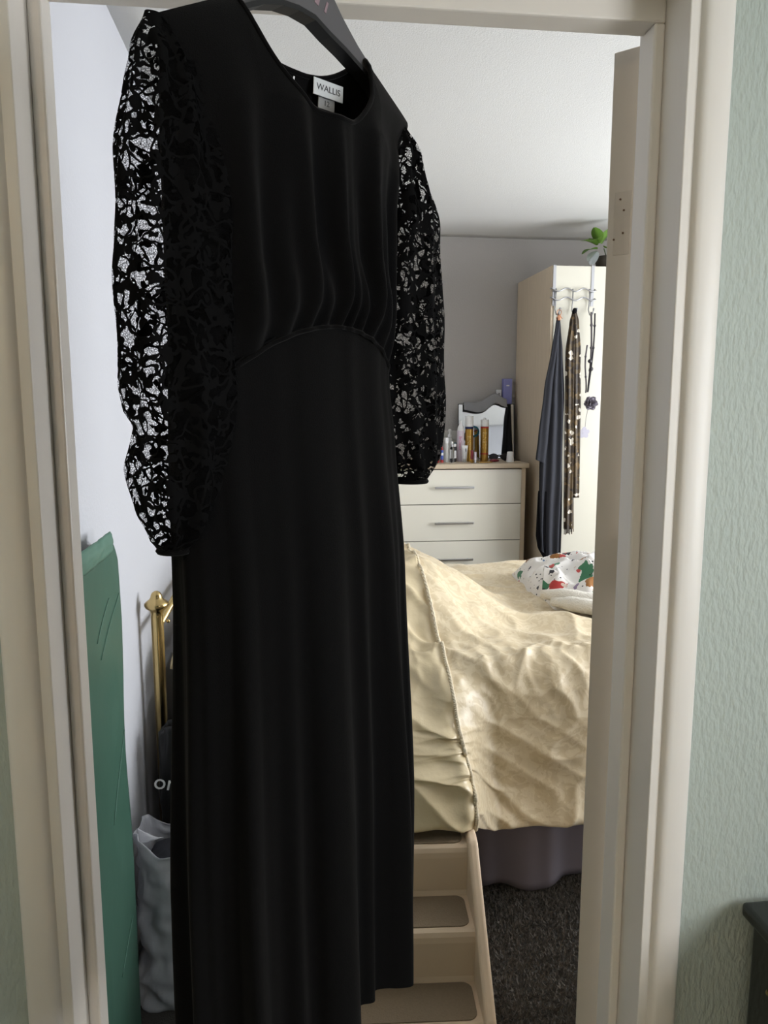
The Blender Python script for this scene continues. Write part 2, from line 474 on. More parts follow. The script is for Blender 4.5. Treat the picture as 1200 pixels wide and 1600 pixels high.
# ------------------------------------------------------------------ hanger
M['hanger'] = mat('grey_plastic', srgb(88, 86, 88), .45, spec=.45, var=.05, vscale=20)
M['hanger_rib'] = mat('black_plastic', srgb(22, 22, 23), .5)
M['chrome'] = mat('chrome', (.75, .75, .76, 1), .18, metal=1)
M['pinkprint'] = mat('pink_print', srgb(140, 118, 124), .6)
hg = thing('clothes_hanger', 'dark grey plastic clothes hanger inside the black dress', 'hanger', (.018, .891, 1.80), R(43))
HGU = [(-.165, 1.838), (-.135, 1.862), (-.11, 1.886), (-.085, 1.903), (-.06, 1.924), (-.035, 1.950), (-.015, 1.962), (.015, 1.962), (.035, 1.950), (.06, 1.924), (.085, 1.903), (.11, 1.886), (.135, 1.862), (.165, 1.838)]
HGL = [(-.165, 1.826), (-.135, 1.848), (-.11, 1.868), (-.085, 1.884), (-.06, 1.897), (-.035, 1.905), (-.012, 1.908), (.012, 1.907), (.035, 1.898), (.06, 1.890), (.085, 1.880), (.11, 1.868), (.135, 1.848), (.165, 1.826)]
def plate(up, lo, y0, y1):
    V = []; n = len(up)
    for y in (y0, y1):
        V += [(a, y, z-1.80) for a, z in up] + [(a, y, z-1.80) for a, z in lo]
    F = []
    for k in range(n-1):
        F += [(k, k+1, n+k+1, n+k), (2*n+k, 3*n+k, 3*n+k+1, 2*n+k+1), (k, 2*n+k, 2*n+k+1, k+1), (n+k, n+k+1, 3*n+k+1, 3*n+k)]
    F += [(0, n, 3*n, 2*n), (n-1, 3*n-1, 4*n-1, 2*n-1)]
    return me_from(V, F)
b_ = link('hanger_body', plate(HGU, HGL, -.004, .004), M['hanger'], hg, world_coords=False)
smod(b_, .0015)
lo2 = [(a, z-.0045) for a, z in HGL]; up2 = [(a, z+.001) for a, z in HGL]
link('rim', plate(up2, lo2, -.009, .009), M['hanger_rib'], hg, world_coords=False)
hk = [(0, 0, .155), (0, 0, .20), (.004, 0, .225)] + [(.020*math.sin(t)-.0, 0, .250 - .022*math.cos(t)) for t in [R(a) for a in range(20, 260, 20)]]
link('hook', tube(hk, .0017, 8), M['chrome'], hg, world_coords=False, sm=True)
# moulded marks on the hanger shoulder (too blurred in the photo to read): two thin pink bars
for dx, dz, w in ((.020, .128, .006), (.033, .124, .003)):
    mk = box(-w/2, w/2, -.0046, -.0040, -.006, .006)
    xform(mk, Matrix.Translation((dx, 0, dz)) @ Matrix.Rotation(R(20), 4, 'Y'))
    link('printed_mark', mk, M['pinkprint'], hg, world_coords=False)
nail = tag(link('nail', tube([(.018, YH-.01, 2.072), (.018, .886, 2.076), (.018, .882, 2.084)], .002, 8), M['chrome'], sm=True), 'steel nail above the doorway carrying the hanger hook', 'nail')

# ================================================================== BED
M['brass'] = mat('polished_brass', srgb(196, 172, 120), .2, metal=1, var=.12, vscale=25)
M['mattress'] = mat('mattress_ticking', srgb(205, 200, 190), .9)
M['divan'] = mat('divan_fabric', srgb(70, 68, 72), .95)
M['pillow'] = mat('cream_pillowcase', srgb(206, 188, 146), .6, sheen=.2, bump=.2, bscale=25)
bed = thing('bed', 'brass-framed double bed with head end against the white wall', 'bed', (.6, 2.8, 0))
BX0, BX1, BY0, BY1 = -.33, 1.60, 2.16, 3.44
link('divan_base', box(BX0, BX1, BY0+.02, BY1-.02, .08, .38, .015), M['divan'], bed)
link('mattress', box(BX0, BX1, BY0, BY1, .38, .63, .04, 4), M['mattress'], bed)
for (lx, ly) in ((BX0+.08, BY0+.1), (BX1-.08, BY0+.1), (BX0+.08, BY1-.1), (BX1-.08, BY1-.1)):
    link('castor_leg', lathe([(0, 0), (.022, 0), (.022, .03), (.014, .05), (.014, .085), (0, .085)], (lx, ly, 0), 14), M['hanger_rib'], bed, sm=True)
POST = [(0, 0), (.017, 0), (.017, .905), (.0165, .915), (.019, .919), (.021, .924), (.030, .930), (.0335, .937), (.033, .943), (.027, .949), (.020, .954), (.016, .960), (.0145, .967), (.011, .973), (.005, .977), (0, .978)]
for py_ in (2.13, 3.46):
    p_ = link('headboard_post', lathe(POST, (-.381, py_, 0), 28), M['brass'], bed, sm=True)
link('headboard_rail', tube([(-.381, 2.13, .875), (-.381, 3.46, .875)], .011, 12), M['brass'], bed, sm=True)
link('headboard_rail', tube([(-.381, 2.13, .50), (-.381, 3.46, .50)], .011, 12), M['brass'], bed, sm=True)
for k in range(6):
    yk = 2.13 + (k+2)*.166
    link('headboard_spindle', tube([(-.381, yk, .50), (-.381, yk, .875)], .006, 8), M['brass'], bed, sm=True)
link('rail_knob', lathe([(0, -.006), (.004, -.004), (.006, 0), (.004, .004), (0, .006)], (-.355, 2.15, .885), 10), M['brass'], bed, sm=True)

def pillow_mesh(cx, cy, cz, lx, ly, h, sd):
    def top(i, j, s):
        u, v = 2*i-1, 2*j-1
        e = max(0, (1-abs(u)**4))**.55*max(0, (1-abs(v)**4))**.55
        return (cx+u*lx*(1-.08*abs(v)**3), cy+v*ly*(1-.08*abs(u)**3), cz + s*h*e + .008*nz(u*3+sd, v*3, s))
    a = grid(lambda i, j: top(i, j, 1), 24, 24); b = grid(lambda i, j: top(i, j, -.6), 24, 24)
    bm = bmesh.new(); bm.from_mesh(a); bm.from_mesh(b); bmesh.ops.remove_doubles(bm, verts=bm.verts[:], dist=.002)
    return bm_to(bm)
tag(link('pillow', pillow_mesh(-.185, 2.49, .735, .190, .34, .085, 2.), M['pillow'], sm=True), 'cream satin pillow just behind the brass bedpost', 'pillow')

# grey pleated valance
M['valance'] = mat('grey_valance', srgb(122, 115, 120), .9, spec=.2, var=.06, vscale=12)
def val_fn(i, j):
    x = -.30 + i*1.88
    z = .375 - j*.352 + .012*j*nz(x*6, 1)
    fold = (.5+.5*math.cos(x*2*math.pi/.34 + 1.2*math.sin(x*5)))**3
    fold2 = (.5+.5*math.cos(x*2*math.pi/.21+2))**4
    y = 2.155 - .008 - (.25+.75*j)*(.050*fold + .022*fold2)
    if fold > .5: z -= .02*j*(fold-.5)
    return (x, y, z)
vo = link('bed_skirt', grid(val_fn, 300, 16), M['valance'], sm=True)
vs_m = vo.modifiers.new('thickness', 'SOLIDIFY'); vs_m.thickness = .003
tag(vo, 'grey pleated bed skirt hanging below the cream duvet', 'bed skirt')

# ------------------------------------------------------------------ duvet
def damask():
    m = bpy.data.materials.new('cream_damask'); m.use_nodes = True; t = NT(m); b = t.b
    b.inputs['Roughness'].default_value = .38; b.inputs['Specular IOR Level'].default_value = .5
    b.inputs['Sheen Weight'].default_value = .15
    co = t.add('ShaderNodeTexCoord')
    dn = t.add('ShaderNodeTexNoise', Scale=9, Detail=2); t.link(co.outputs['Object'], dn.inputs['Vector'])
    mad = t.add('ShaderNodeVectorMath', operation='MULTIPLY_ADD'); mad.inputs[1].default_value = (.16, .16, .16)
    t.link(dn.outputs['Color'], mad.inputs[0]); t.link(co.outputs['Object'], mad.inputs[2])
    w = t.add('ShaderNodeTexVoronoi', feature='SMOOTH_F1', Scale=17.); t.link(mad.outputs[0], w.inputs['Vector'])
    wv = t.add('ShaderNodeTexNoise', Scale=34, Detail=2); t.link(mad.outputs[0], wv.inputs['Vector'])
    ad = t.add('ShaderNodeMath', operation='ADD'); t.link(w.outputs['Distance'], ad.inputs[0]); t.link(wv.outputs['Fac'], ad.inputs[1])
    sn = t.add('ShaderNodeMath', operation='SINE'); mu = t.add('ShaderNodeMath', operation='MULTIPLY'); mu.inputs[1].default_value = 16
    t.link(ad.outputs[0], mu.inputs[0]); t.link(mu.outputs[0], sn.inputs[0])
    rp = t.add('ShaderNodeValToRGB'); rp.color_ramp.elements[0].position = .40; rp.color_ramp.elements[1].position = .60
    rp.color_ramp.elements[0].color = srgb(209, 190, 154); rp.color_ramp.elements[1].color = srgb(219, 202, 169)
    mr = t.add('ShaderNodeMapRange'); mr.inputs[1].default_value = -1; mr.inputs[2].default_value = 1
    t.link(sn.outputs[0], mr.inputs[0]); t.link(mr.outputs[0], rp.inputs[0]); t.link(rp.outputs[0], b.inputs['Base Color'])
    mr2 = t.add('ShaderNodeMapRange'); mr2.inputs[1].default_value = -1; mr2.inputs[2].default_value = 1; mr2.inputs[3].default_value = .5; mr2.inputs[4].default_value = .33
    t.link(sn.outputs[0], mr2.inputs[0]); t.link(mr2.outputs[0], b.inputs['Roughness'])
    nb = t.add('ShaderNodeTexNoise', Scale=30, Detail=3); t.link(co.outputs['Object'], nb.inputs['Vector'])
    bp = t.add('ShaderNodeBump', Strength=.25, Distance=.006); t.link(nb.outputs['Fac'], bp.inputs['Height']); t.link(bp.outputs[0], b.inputs['Normal'])
    return m
M['damask'] = damask()
M['satin'] = mat('ivory_satin', srgb(216, 198, 160), .30, spec=.6, sheen=.1, bump=.15, bscale=40, var=.03, vscale=5)
M['cord'] = mat('cream_cord', srgb(226, 212, 184), .55)
CX = .43     # where the cord crosses
def duvet_base(x, t):
    """t 0..1 : near hem -> up the near side -> over the top -> down the far side"""
    k = sstep(.56, .40, x)                                   # 1 over the pet stairs
    yh = 1.985 - .205*k; zh = .288 + .136*k
    p0 = Vector((0, yh+.045, zh+.012)); p1 = Vector((0, yh, zh)); p2 = Vector((0, yh+.028 + .012*k, zh+.10))
    p3 = Vector((0, 2.035 - .095*k, .60 + .025*k)); p4 = Vector((0, 2.075 - .02*k, .71)); p5 = Vector((0, 2.14, .752)); p6 = Vector((0, 2.25, .757))
    p7 = Vector((0, 3.20, .757)); p8 = Vector((0, 3.42, .745)); p9 = Vector((0, 3.50, .66)); p10 = Vector((0, 3.52, .40))
    P_ = [p0, p1, p2, p3, p4, p5, p6, p7, p8, p9, p10]
    T_ = [0, .03, .12, .33, .42, .47, .53, .86, .92, .95, 1]
    for a in range(10):
        if t <= T_[a+1] or a == 9:
            f = (t-T_[a])/(T_[a+1]-T_[a])
            q0 = P_[max(a-1, 0)]; q1 = P_[a]; q2 = P_[a+1]; q3 = P_[min(a+2, 10)]
            m1 = (q2-q0)*.5; m2 = (q3-q1)*.5
            if a in (6, ): m1 = m2 = (q2-q1)
            if a == 5: m2 = q2-q1
            if a == 7: m1 = (q2-q1)
            h1 = 2*f**3-3*f**2+1; h2 = f**3-2*f**2+f; h3 = -2*f**3+3*f**2; h4 = f**3-f**2
            p = q1*h1 + m1*h2 + q2*h3 + m2*h4
            return x, p.y, p.z
_TT = [0, .03, .12, .33, .42, .47, .53, .86, .92, .95, 1]; _LL = [0, .047, .15, .46, .57, .65, .76, 1.71, 1.93, 2.05, 2.3]
def arclen(t): return float(np.interp(t, _TT, _LL))
def duvet_pt(x, t):
    x0 = x
    x, y, z = duvet_base(x, t)
    side = sstep(.45, .38, t)
    top = sstep(.44, .52, t)*sstep(.93, .86, t)
    # pillow mound below the duvet
    dx = (x-.22)/.60; dy = (y-2.64)/.56
    r = math.hypot(dx, dy)
    mound = .195*sstep(1.0, .35, r)
    z += mound*sstep(.42, .55, t)*sstep(.97, .86, t)
    # rolled fold running off the mound toward the foot
    q = (y - (2.50 - .30*(x-.6))); z += top*.028*math.exp(-(q/.06)**2)*sstep(.45, .62, x)*sstep(1.25, .85, x)
    # wrinkles (sl = length along the cloth from the hem, metres)
    d = abs(x-CX); q_ = x-CX
    sl = arclen(t)
    lft = x < CX
    sharp = lambda v, lo, p: max(0, (v-lo)/(1-lo))**p
    gather = .0095*math.exp(-d/.05)*ridge(sl*21, q_*5, 2.) + .010*math.exp(-d/.10)*sharp(ridge(sl*9 + d*4.0, d*2.0, 5. + lft), .1, 1.2)
    drag = (.024 if lft else .018)*math.exp(-d/.22)*sharp(ridge(sl*7.5 + d*(6.5 if not lft else -5.5), d*1.6, 9. + 2*lft), .25, 1.3)
    broad = .015*nz(x*4.1, sl*3.6, 1.5) + (.009 if lft else .006)*nz(x*13, sl*9, 7.)
    crease = .013*sharp(ridge(x*4.2 + sl*1.5, sl*5.2 - x*2.1, 3.3), .45, 1.5)
    edge = math.exp(-((sl-.62)/.13)**2)
    crump = edge*(.016*sharp(ridge(x*7+sl*2, sl*8-x*3, 4.), .2, 1.3) + .009*sharp(ridge(x*15, sl*13+x*4, 6.), .1, 1.2))
    tot = gather + drag + broad + crease + crump
    pin = sstep(0, .05, t)
    tot *= (.30+.70*pin)
    y -= tot*side*.95; z += tot*(1-side)*(.85 if t < .93 else 0)
    # indent along the cord
    ind = .006*math.exp(-(d/.02)**2)
    y += ind*side; z -= ind*(1-side)*.8
    z += (.010*nz(x*5, 2.2) + .004*nz(x*17, 4.))*sstep(.12, 0, t)
    cx_shift = .035*sstep(.42, .05, t)*math.exp(-d/.5)       # seam swings a little toward the foot lower down
    return (x0+cx_shift*0.6 - .02*mound/.185*math.exp(-d/.3), y, z)
duv = thing('duvet', 'cream satin duvet with damask panel and corded seam on the bed', 'duvet', (.65, 2.75, .757))
def dgrid(xa, xb, nu, nv=340): return grid(lambda i, j: duvet_pt(xa+(xb-xa)*i, j), nu, nv)
o1 = link('satin_panel', dgrid(.02, CX, 90), M['satin'], duv, sm=True); o1['label'] = 'plain ivory satin border'
o2 = link('damask_panel', dgrid(CX, 1.62, 190), M['damask'], duv, sm=True); o2['label'] = 'cream damask woven with scrolling leaves'
cpts = [Vector(duvet_pt(CX, k/260)) for k in range(4, 240)]
cpts = [p + Vector((0, -.0075*sstep(.46, .4, k/260), .0065*sstep(.4, .46, k/260))) for k, p in zip(range(4, 240), cpts)]
# twisted cord: two strands wound round each other
cord_bm = bmesh.new()
for ph in (0, math.pi):
    dense = []
    L = len(cpts)
    for s in range((L-1)*3+1):
        f = s/3; a = int(min(f, L-2)); p = cpts[a].lerp(cpts[a+1], f-a)
        an = s*.85+ph
        dense.append(p + Vector((math.cos(an)*.0026, math.sin(an)*.0018, math.sin(an)*.0018)))
    tube(dense, .0034, 6, bm=cord_bm)
link('cord', bm_to(cord_bm), M['cord'], duv, sm=True)

# ------------------------------------------------------------------ fleece throw on the bed
def throw_mat():
    m = bpy.data.materials.new('patterned_fleece'); m.use_nodes = True; t = NT(m); b = t.b
    b.inputs['Roughness'].default_value = .95; b.inputs['Specular IOR Level'].default_value = .1; b.inputs['Sheen Weight'].default_value = .2
    co = t.add('ShaderNodeTexCoord')
    base = t.add('ShaderNodeRGB'); base.outputs[0].default_value = srgb(226, 222, 216)
    cur = base.outputs[0]
    def layer(scale, rad, lo, hi, cols, off):
        nonlocal cur
        mp = t.add('ShaderNodeMapping'); mp.inputs['Location'].default_value = (off, off*1.7, off*.3)
        t.link(co.outputs['Object'], mp.inputs['Vector'])
        v = t.add('ShaderNodeTexVoronoi', Scale=scale); t.link(mp.outputs[0], v.inputs['Vector'])
        ns = t.add('ShaderNodeTexNoise', Scale=scale*2.2); t.link(mp.outputs[0], ns.inputs['Vector'])
        ad = t.add('ShaderNodeMath', operation='MULTIPLY_ADD'); ad.inputs[1].default_value = .7; t.link(ns.outputs['Fac'], ad.inputs[0]); t.link(v.outputs['Distance'], ad.inputs[2])
        lt = t.add('ShaderNodeMath', operation='LESS_THAN'); lt.inputs[1].default_value = rad+.33; t.link(ad.outputs[0], lt.inputs[0])
        sp = t.add('ShaderNodeSeparateColor'); t.link(v.outputs['Color'], sp.inputs[0])
        rp = t.add('ShaderNodeValToRGB'); rp.color_ramp.interpolation = 'CONSTANT'
        e = rp.color_ramp.elements
        while len(e) < len(cols): e.new(.5)
        for k, c in enumerate(cols): e[k].position = k/len(cols); e[k].color = c
        t.link(sp.outputs[0], rp.inputs[0])
        gt = t.add('ShaderNodeMath', operation='GREATER_THAN'); gt.inputs[1].default_value = lo; t.link(sp.outputs[1], gt.inputs[0])
        ml = t.add('ShaderNodeMath', operation='MULTIPLY'); t.link(lt.outputs[0], ml.inputs[0]); t.link(gt.outputs[0], ml.inputs[1])
        mx = t.add('ShaderNodeMix', data_type='RGBA'); t.link(ml.outputs[0], mx.inputs[0]); t.link(cur, mx.inputs[6]); t.link(rp.outputs[0], mx.inputs[7])
        cur = mx.outputs[2]
    layer(12, .37, .20, 1, [srgb(176, 62, 58), srgb(150, 104, 60), srgb(222, 216, 208), srgb(70, 120, 90), srgb(140, 124, 150), srgb(58, 58, 60)], 1.3)
    layer(24, .28, .35, 1, [srgb(190, 80, 76), srgb(60, 60, 64), srgb(90, 120, 150), srgb(206, 186, 170)], 4.1)
    layer(60, .20, .55, 1, [srgb(30, 30, 32), srgb(36, 36, 38)], 7.9)
    t.link(cur, b.inputs['Base Color'])
    return m
M['fleece'] = throw_mat()
M['sherpa'] = mat('white_sherpa', srgb(226, 220, 206), 1, spec=.1, sheen=.3, bump=.6, bscale=170)
thr = thing('throw_blanket', 'crumpled white fleece throw with coloured patches on the bed', 'blanket', (1.15, 2.75, .76))
def throw_fn(i, j):
    u, v = 2*i-1, 2*j-1
    x = 1.27 + u*.36; y = 2.78 + v*.30 - .07*u
    e = max(0, 1-abs(u)**3)**.4*max(0, 1-abs(v)**3)**.5
    h = .075*e + .055*e*ridge(x*8+y*3, y*7, 2.) + .030*e*nz(x*17, y*17, 5.)
    return (x+.02*nz(x*6, y*6), y+.02*nz(x*6, y*6, 8), .752 + max(h, -.01) + .02*e)
link('fleece_top', grid(throw_fn, 90, 90), M['fleece'], thr, sm=True)
# folded corner standing up at the near left
def flap_fn(i, j):
    u, v = i, j
    x = .915 + .16*u + .05*v*(1-u); y = 2.70 + .12*v - .12*u
    z = .765 + .105*math.sin(math.pi*(.12+.75*v))*(1-.55*u) + .018*nz(u*4, v*4, 1.) + .02*math.sin(u*7)*v
    return (x, y, z)
link('folded_corner', grid(flap_fn, 40, 40), M['fleece'], thr, sm=True).modifiers.new('thickness', 'SOLIDIFY').thickness = .012
for (ox, oy, oz, rr) in ((0, 0, .004, .034), (.015, -.065, -.008, .032)):
    pts = []
    for k in range(30):
        f = k/29
        pts.append((.89+ox+.50*f, 2.625+oy-.36*f-.02*math.sin(f*6), .800+oz+.006*math.sin(f*9) - .012*f))
    link('sherpa_edge', tube(pts, [rr*(.55+.45*sstep(0, .12, k/29))*(1+.08*nz(k*.7, ox*9)) for k in range(30)], 12, flat=.85), M['sherpa'], thr, sm=True)

# ================================================================== PET STAIRS
M['plastic'] = mat('beige_plastic', srgb(224, 200, 172), .45, spec=.4, var=.03, vscale=6)
M['tread'] = mat('taupe_tread_mat', srgb(140, 124, 104), .95, spec=.1, var=.10, vscale=180, bump=.3, bscale=300)
# local: +y climbs toward the bed, origin at the front-right foot
stair = thing('pet_stairs', 'beige plastic three-step pet stairs against the bed', 'pet stairs', (.425, 1.475, 0), R(-4))
SW = .40; RISE, RUN = .133, .130
prof = []
for k in range(3):
    y0 = k*RUN; z1 = (k+1)*RISE; z0 = k*RISE
    prof += [(y0+.006, z0+.012 if k else z0), (y0, z1-.030), (y0+.001, z1-.016), (y0+.005, z1-.006), (y0+.012, z1-.001), (y0+.020, z1)]
    prof += [(y0+RUN+.002, z1)] if k < 2 else []
prof += [(3*RUN+.09, 3*RISE), (3*RUN+.10, 3*RISE-.01), (3*RUN+.10, .0)]
inner = [(3*RUN+.085, 0), (3*RUN+.085, 3*RISE-.02)] 
bm = bmesh.new()
n_ = len(prof)
va = [bm.verts.new((-SW+.02, p[0], p[1])) for p in prof]; vb = [bm.verts.new((-.02, p[0], p[1])) for p in prof]
for k in range(n_-1): bm.faces.new([va[k], vb[k], vb[k+1], va[k+1]])
bm.faces.new(va[::-1]); bm.faces.new(vb)
so_ = link('step_body', bm_to(bm), M['plastic'], stair, world_coords=False)
# side rails follow the slope and stand a little proud of the treads
def rail(x0, x1):
    P2 = [(-.022, 0), (-.022, RISE*.75), (-.014, RISE+.012), (RUN*2+.0, 3*RISE+.012), (RUN*2+.03, 3*RISE+.018), (3*RUN+.09, 3*RISE+.018), (3*RUN+.105, 3*RISE+.0), (3*RUN+.105, 0)]
    bm = bmesh.new()
    a = [bm.verts.new((x0, p[0], p[1])) for p in P2]; b = [bm.verts.new((x1, p[0], p[1])) for p in P2]
    n = len(P2)
    for k in range(n): bm.faces.new([a[k], b[k], b[(k+1) % n], a[(k+1) % n]])
    bm.faces.new(a[::-1]); bm.faces.new(b)
    return bm_to(bm)
for x0, x1 in ((-.026, 0), (-SW, -SW+.026)):
    o = link('side_rail', rail(x0, x1), M['plastic'], stair, world_coords=False); smod(o, .008, 3)
def rrect(x0, x1, y0, y1, r, z):
    pts = []
    for cx, cy, a0 in ((x1-r, y0+r, -90), (x1-r, y1-r, 0), (x0+r, y1-r, 90), (x0+r, y0+r, 180)):
        for s in range(7): a = R(a0+15*s); pts.append((cx+r*math.cos(a), cy+r*math.sin(a)))
    return pts
for k in range(3):
    y0 = k*RUN+.016; y1 = (k+1)*RUN - .002 if k < 2 else 3*RUN+.07
    o = link('tread_mat', prism(rrect(-SW+.036, -.036, y0, y1, .022, 0), (k+1)*RISE-.001, (k+1)*RISE+.0025), M['tread'], stair, world_coords=False)

# ================================================================== CHEST OF DRAWERS
M['cream_gloss'] = mat('cream_gloss_front', srgb(216, 212, 198), .22, spec=.5, coat=.2)
M['cream_door'] = mat('cream_gloss_door', srgb(203, 199, 184), .25, spec=.5, coat=.15)
M['oak'] = mat('pale_oak', srgb(206, 189, 164), .55, var=.10, vscale=14, stretch=(6, 6, .6), bump=.05, bscale=60)
M['oak_h'] = mat('pale_oak_top', srgb(188, 172, 148), .5, var=.10, vscale=14, stretch=(.6, 6, 6))
M['steel'] = mat('brushed_steel', (.42, .42, .43, 1), .28, metal=1)
CX0, CX1, CYF, CYB, CTOP = .470, 1.300, 4.14, 4.60, 1.152
chest = thing('chest_of_drawers', 'cream gloss chest of drawers with pale oak top beside the wardrobe', 'chest of drawers', ((CX0+CX1)/2, 4.37, 0))
link('carcass', boxes([(CX0, CX0+.022, CYF+.004, CYB, 0, CTOP-.026), (CX1-.034, CX1-.010, CYF+.004, CYB, 0, CTOP-.026), (CX0+.022, CX1-.034, CYB-.01, CYB, 0, CTOP-.026), (CX0+.022, CX1-.034, CYF+.02, CYB-.01, 0, .09)]), M['oak'], chest)
smod(link('chest_top', box(CX0-.008, CX1+.004, CYF-.016, CYB+.01, CTOP-.026, CTOP, .003), M['oak_h'], chest), .001)
zs = [1.122, .928, .722, .516, .310, .098]
for k in range(5):
    z1, z0 = zs[k]-.002, zs[k+1]+.002
    dr = link('drawer', box(CX0+.024, CX1-.036, CYF-.002, CYF+.40, z0, z1, .0015), M['cream_gloss'], chest)
    zc = zs[k] - (.099 if k == 0 else .103)
    h_ = bmesh.new()
    bm_box(h_, .772, .992, CYF-.030, CYF-.022, zc-.006, zc+.006, .002)
    for hx in (.80, .964): bm_box(h_, hx-.005, hx+.005, CYF-.024, CYF-.001, zc-.004, zc+.004)
    link('handle', bm_to(h_), M['steel'], dr, world_coords=True).location = (0, 0, 0)
# (handles are drawn in the drawers' own space, which shares the chest origin)

# ================================================================== WARDROBE
WX0, WX1, WYF, WYB, WTOP = 1.353, 2.25, 3.986, 4.60, 2.190
ward = thing('wardrobe', 'tall pale oak wardrobe with cream gloss doors', 'wardrobe', ((WX0+WX1)/2, 4.29, 0))
link('side_panel', box(WX0, WX0+.022, WYF+.004, WYB, 0, WTOP, .001), M['oak'], ward)
link('side_panel', box(WX1-.022, WX1, WYF+.004, WYB, 0, WTOP, .001), M['oak'], ward)
link('top_panel', box(WX0+.022, WX1-.022, WYF+.022, WYB, WTOP-.02, WTOP), M['oak_h'], ward)
link('back_panel', box(WX0+.022, WX1-.022, WYB-.008, WYB, .06, WTOP-.02), M['oak'], ward)
link('plinth', box(WX0+.022, WX1-.022, WYF+.03, WYF+.05, 0, .07), M['oak'], ward)
wm = (WX0+WX1)/2
for a, b in ((WX0+.014, wm-.0015), (wm+.0015, WX1-.002)):
    dd = link('wardrobe_door', box(a, b, WYF-.002, WYF+.018, .07, WTOP-.001, .0015), M['cream_door'], ward)
    hx = wm-.05 if a < wm-.1 else wm+.05
    hb = bmesh.new(); bm_box(hb, hx-.006, hx+.006, WYF-.032, WYF-.024, .95, 1.17, .002)
    for z in (.98, 1.14): bm_box(hb, hx-.004, hx+.004, WYF-.026, WYF-.001, z-.005, z+.005)
    link('handle', bm_to(hb), M['steel'], dd).location = (0, 0, 0)

# over-door hook rack
M['wire'] = mat('silver_wire', (.40, .40, .41, 1), .3, metal=1)
rack = thing('over_door_rack', 'silver wavy-wire hook rack over the wardrobe door', 'hook rack', (1.46, WYF-.02, 1.95))
yf = WYF-.003
for sx in (1.366, 1.572):
    s_bm = bmesh.new(); bm_box(s_bm, sx-.008, sx+.008, yf-.002, yf, 1.985, WTOP+.003); bm_box(s_bm, sx-.008, sx+.008, yf-.002, WYF+.02, WTOP+.0015, WTOP+.0035)
    link('strap', bm_to(s_bm), M['steel'], rack)
for zc in (2.066, 2.020):
    pts = [(1.345+.24*k/60, yf-.016, zc + .008*math.cos((k/60)*2*math.pi*2.6 + .6)) for k in range(61)]
    pts = [(1.345, yf-.002, zc+.006)] + pts + [(1.585, yf-.002, zc+.004)]
    link('wave_wire', tube(pts, .0036, 8), M['wire'], rack, sm=True)
for hx in (1.372, 1.463, 1.553):
    pts = [(hx, yf-.012, 2.072), (hx, yf-.012, 2.0), (hx-.004, yf-.014, 1.965), (hx-.002, yf-.030, 1.938), (hx+.004, yf-.050, 1.940), (hx+.008, yf-.058, 1.962)]
    hk_ = link('hook', tube(pts, .0034, 8), M['wire'], rack, sm=True)
    link('hook_tip', lathe([(0, -.006), (.005, -.004), (.006, 0), (.005, .004), (0, .006)], (hx+.008, yf-.058, 1.965), 10), M['wire'], hk_).location = (0, 0, 0)

# hanging dark robe
M['robe'] = mat('charcoal_jersey', srgb(52, 53, 58), .85, spec=.15, var=.08, vscale=15)
M['lining'] = mat('black_jersey', srgb(22, 22, 25), .9, spec=.1)
def drape(tab, y0, dep, nf, ph, amp, nu=70, nv=90, ztop=0, hemf=None):
    """tab ascending z: (z, x_left, x_right); closed flattened tube with folds"""
    z0, z1 = tab[0][0], tab[-1][0]
    def fn(i, j):
        th = 2*math.pi*i; z = z0+(z1-z0)*j
        l, r = lerp_tab(tab, z); c = (l+r)/2; hw = (r-l)/2
        u = math.cos(th)
        d = dep*min(1, hw/.03)
        f = amp*math.cos(nf*th+ph+.8*math.sin(z*6+ph))*min(1, hw/.05)
        x = c + hw*u + f*.3*u; y = y0 - (d*abs(math.sin(th))**.8+ f)*(1 if math.sin(th) > 0 else -.35)
        if hemf and j < .3: z += hemf(u)*(1-j/.3)
        return (x, y, z)
    return grid(fn, nu, nv, closed=True)
robe = thing('robe', 'charcoal robe hanging from the left hook of the wardrobe rack', 'robe', (1.37, 3.92, .66))
link('main_drape', drape([(.66, 1.318, 1.424), (.80, 1.310, 1.424), (1.0, 1.302, 1.424), (1.25, 1.300, 1.420), (1.5, 1.315, 1.418), (1.75, 1.345, 1.400), (1.88, 1.362, 1.388), (1.925, 1.368, 1.382)], 3.935, .030, 7, .4, .010, hemf=lambda u: .05*max(0, -u-.2)), M['robe'], robe, sm=True)
link('sleeve', drape([(1.178, 1.270, 1.322), (1.30, 1.280, 1.335), (1.55, 1.305, 1.350), (1.80, 1.345, 1.375), (1.90, 1.362, 1.380)], 3.915, .022, 4, 1.2, .005, hemf=lambda u: -.012*u), M['robe'], robe, sm=True)
lo_ = link('inner_layer', drape([(.64, 1.345, 1.426), (.72, 1.305, 1.424), (.78, 1.295, 1.422), (1.0, 1.300, 1.420), (1.02, 1.302, 1.42)], 3.945, .026, 5, 2., .007), M['lining'], robe, sm=True)
link('belt_loop', tube([(1.368, 3.925, 1.90), (1.374, 3.925, 1.945), (1.380, 3.925, 1.90)], .003, 6), M['robe'], robe, sm=True)
M['copper'] = mat('copper_metal', srgb(168, 120, 92), .3, metal=1)
cl = thing('copper_clip', 'small copper hanger clip above the charcoal robe', 'clip', (1.374, 3.925, 1.935))
link('clip_ring', tube([(1.374+.012*math.cos(R(a)), 3.918, 1.945+.014*math.sin(R(a))) for a in range(0, 361, 20)], .002, 6), M['copper'], cl, sm=True)
link('clip_jaw', box(1.366, 1.382, 3.914, 3.924, 1.905, 1.932, .002), M['copper'], cl)
for s in (-1, 1): link('clip_arm', tube([(1.374, 3.917, 1.932), (1.374+s*.016, 3.915, 1.915)], .0025, 6), M['copper'], cl, sm=True)

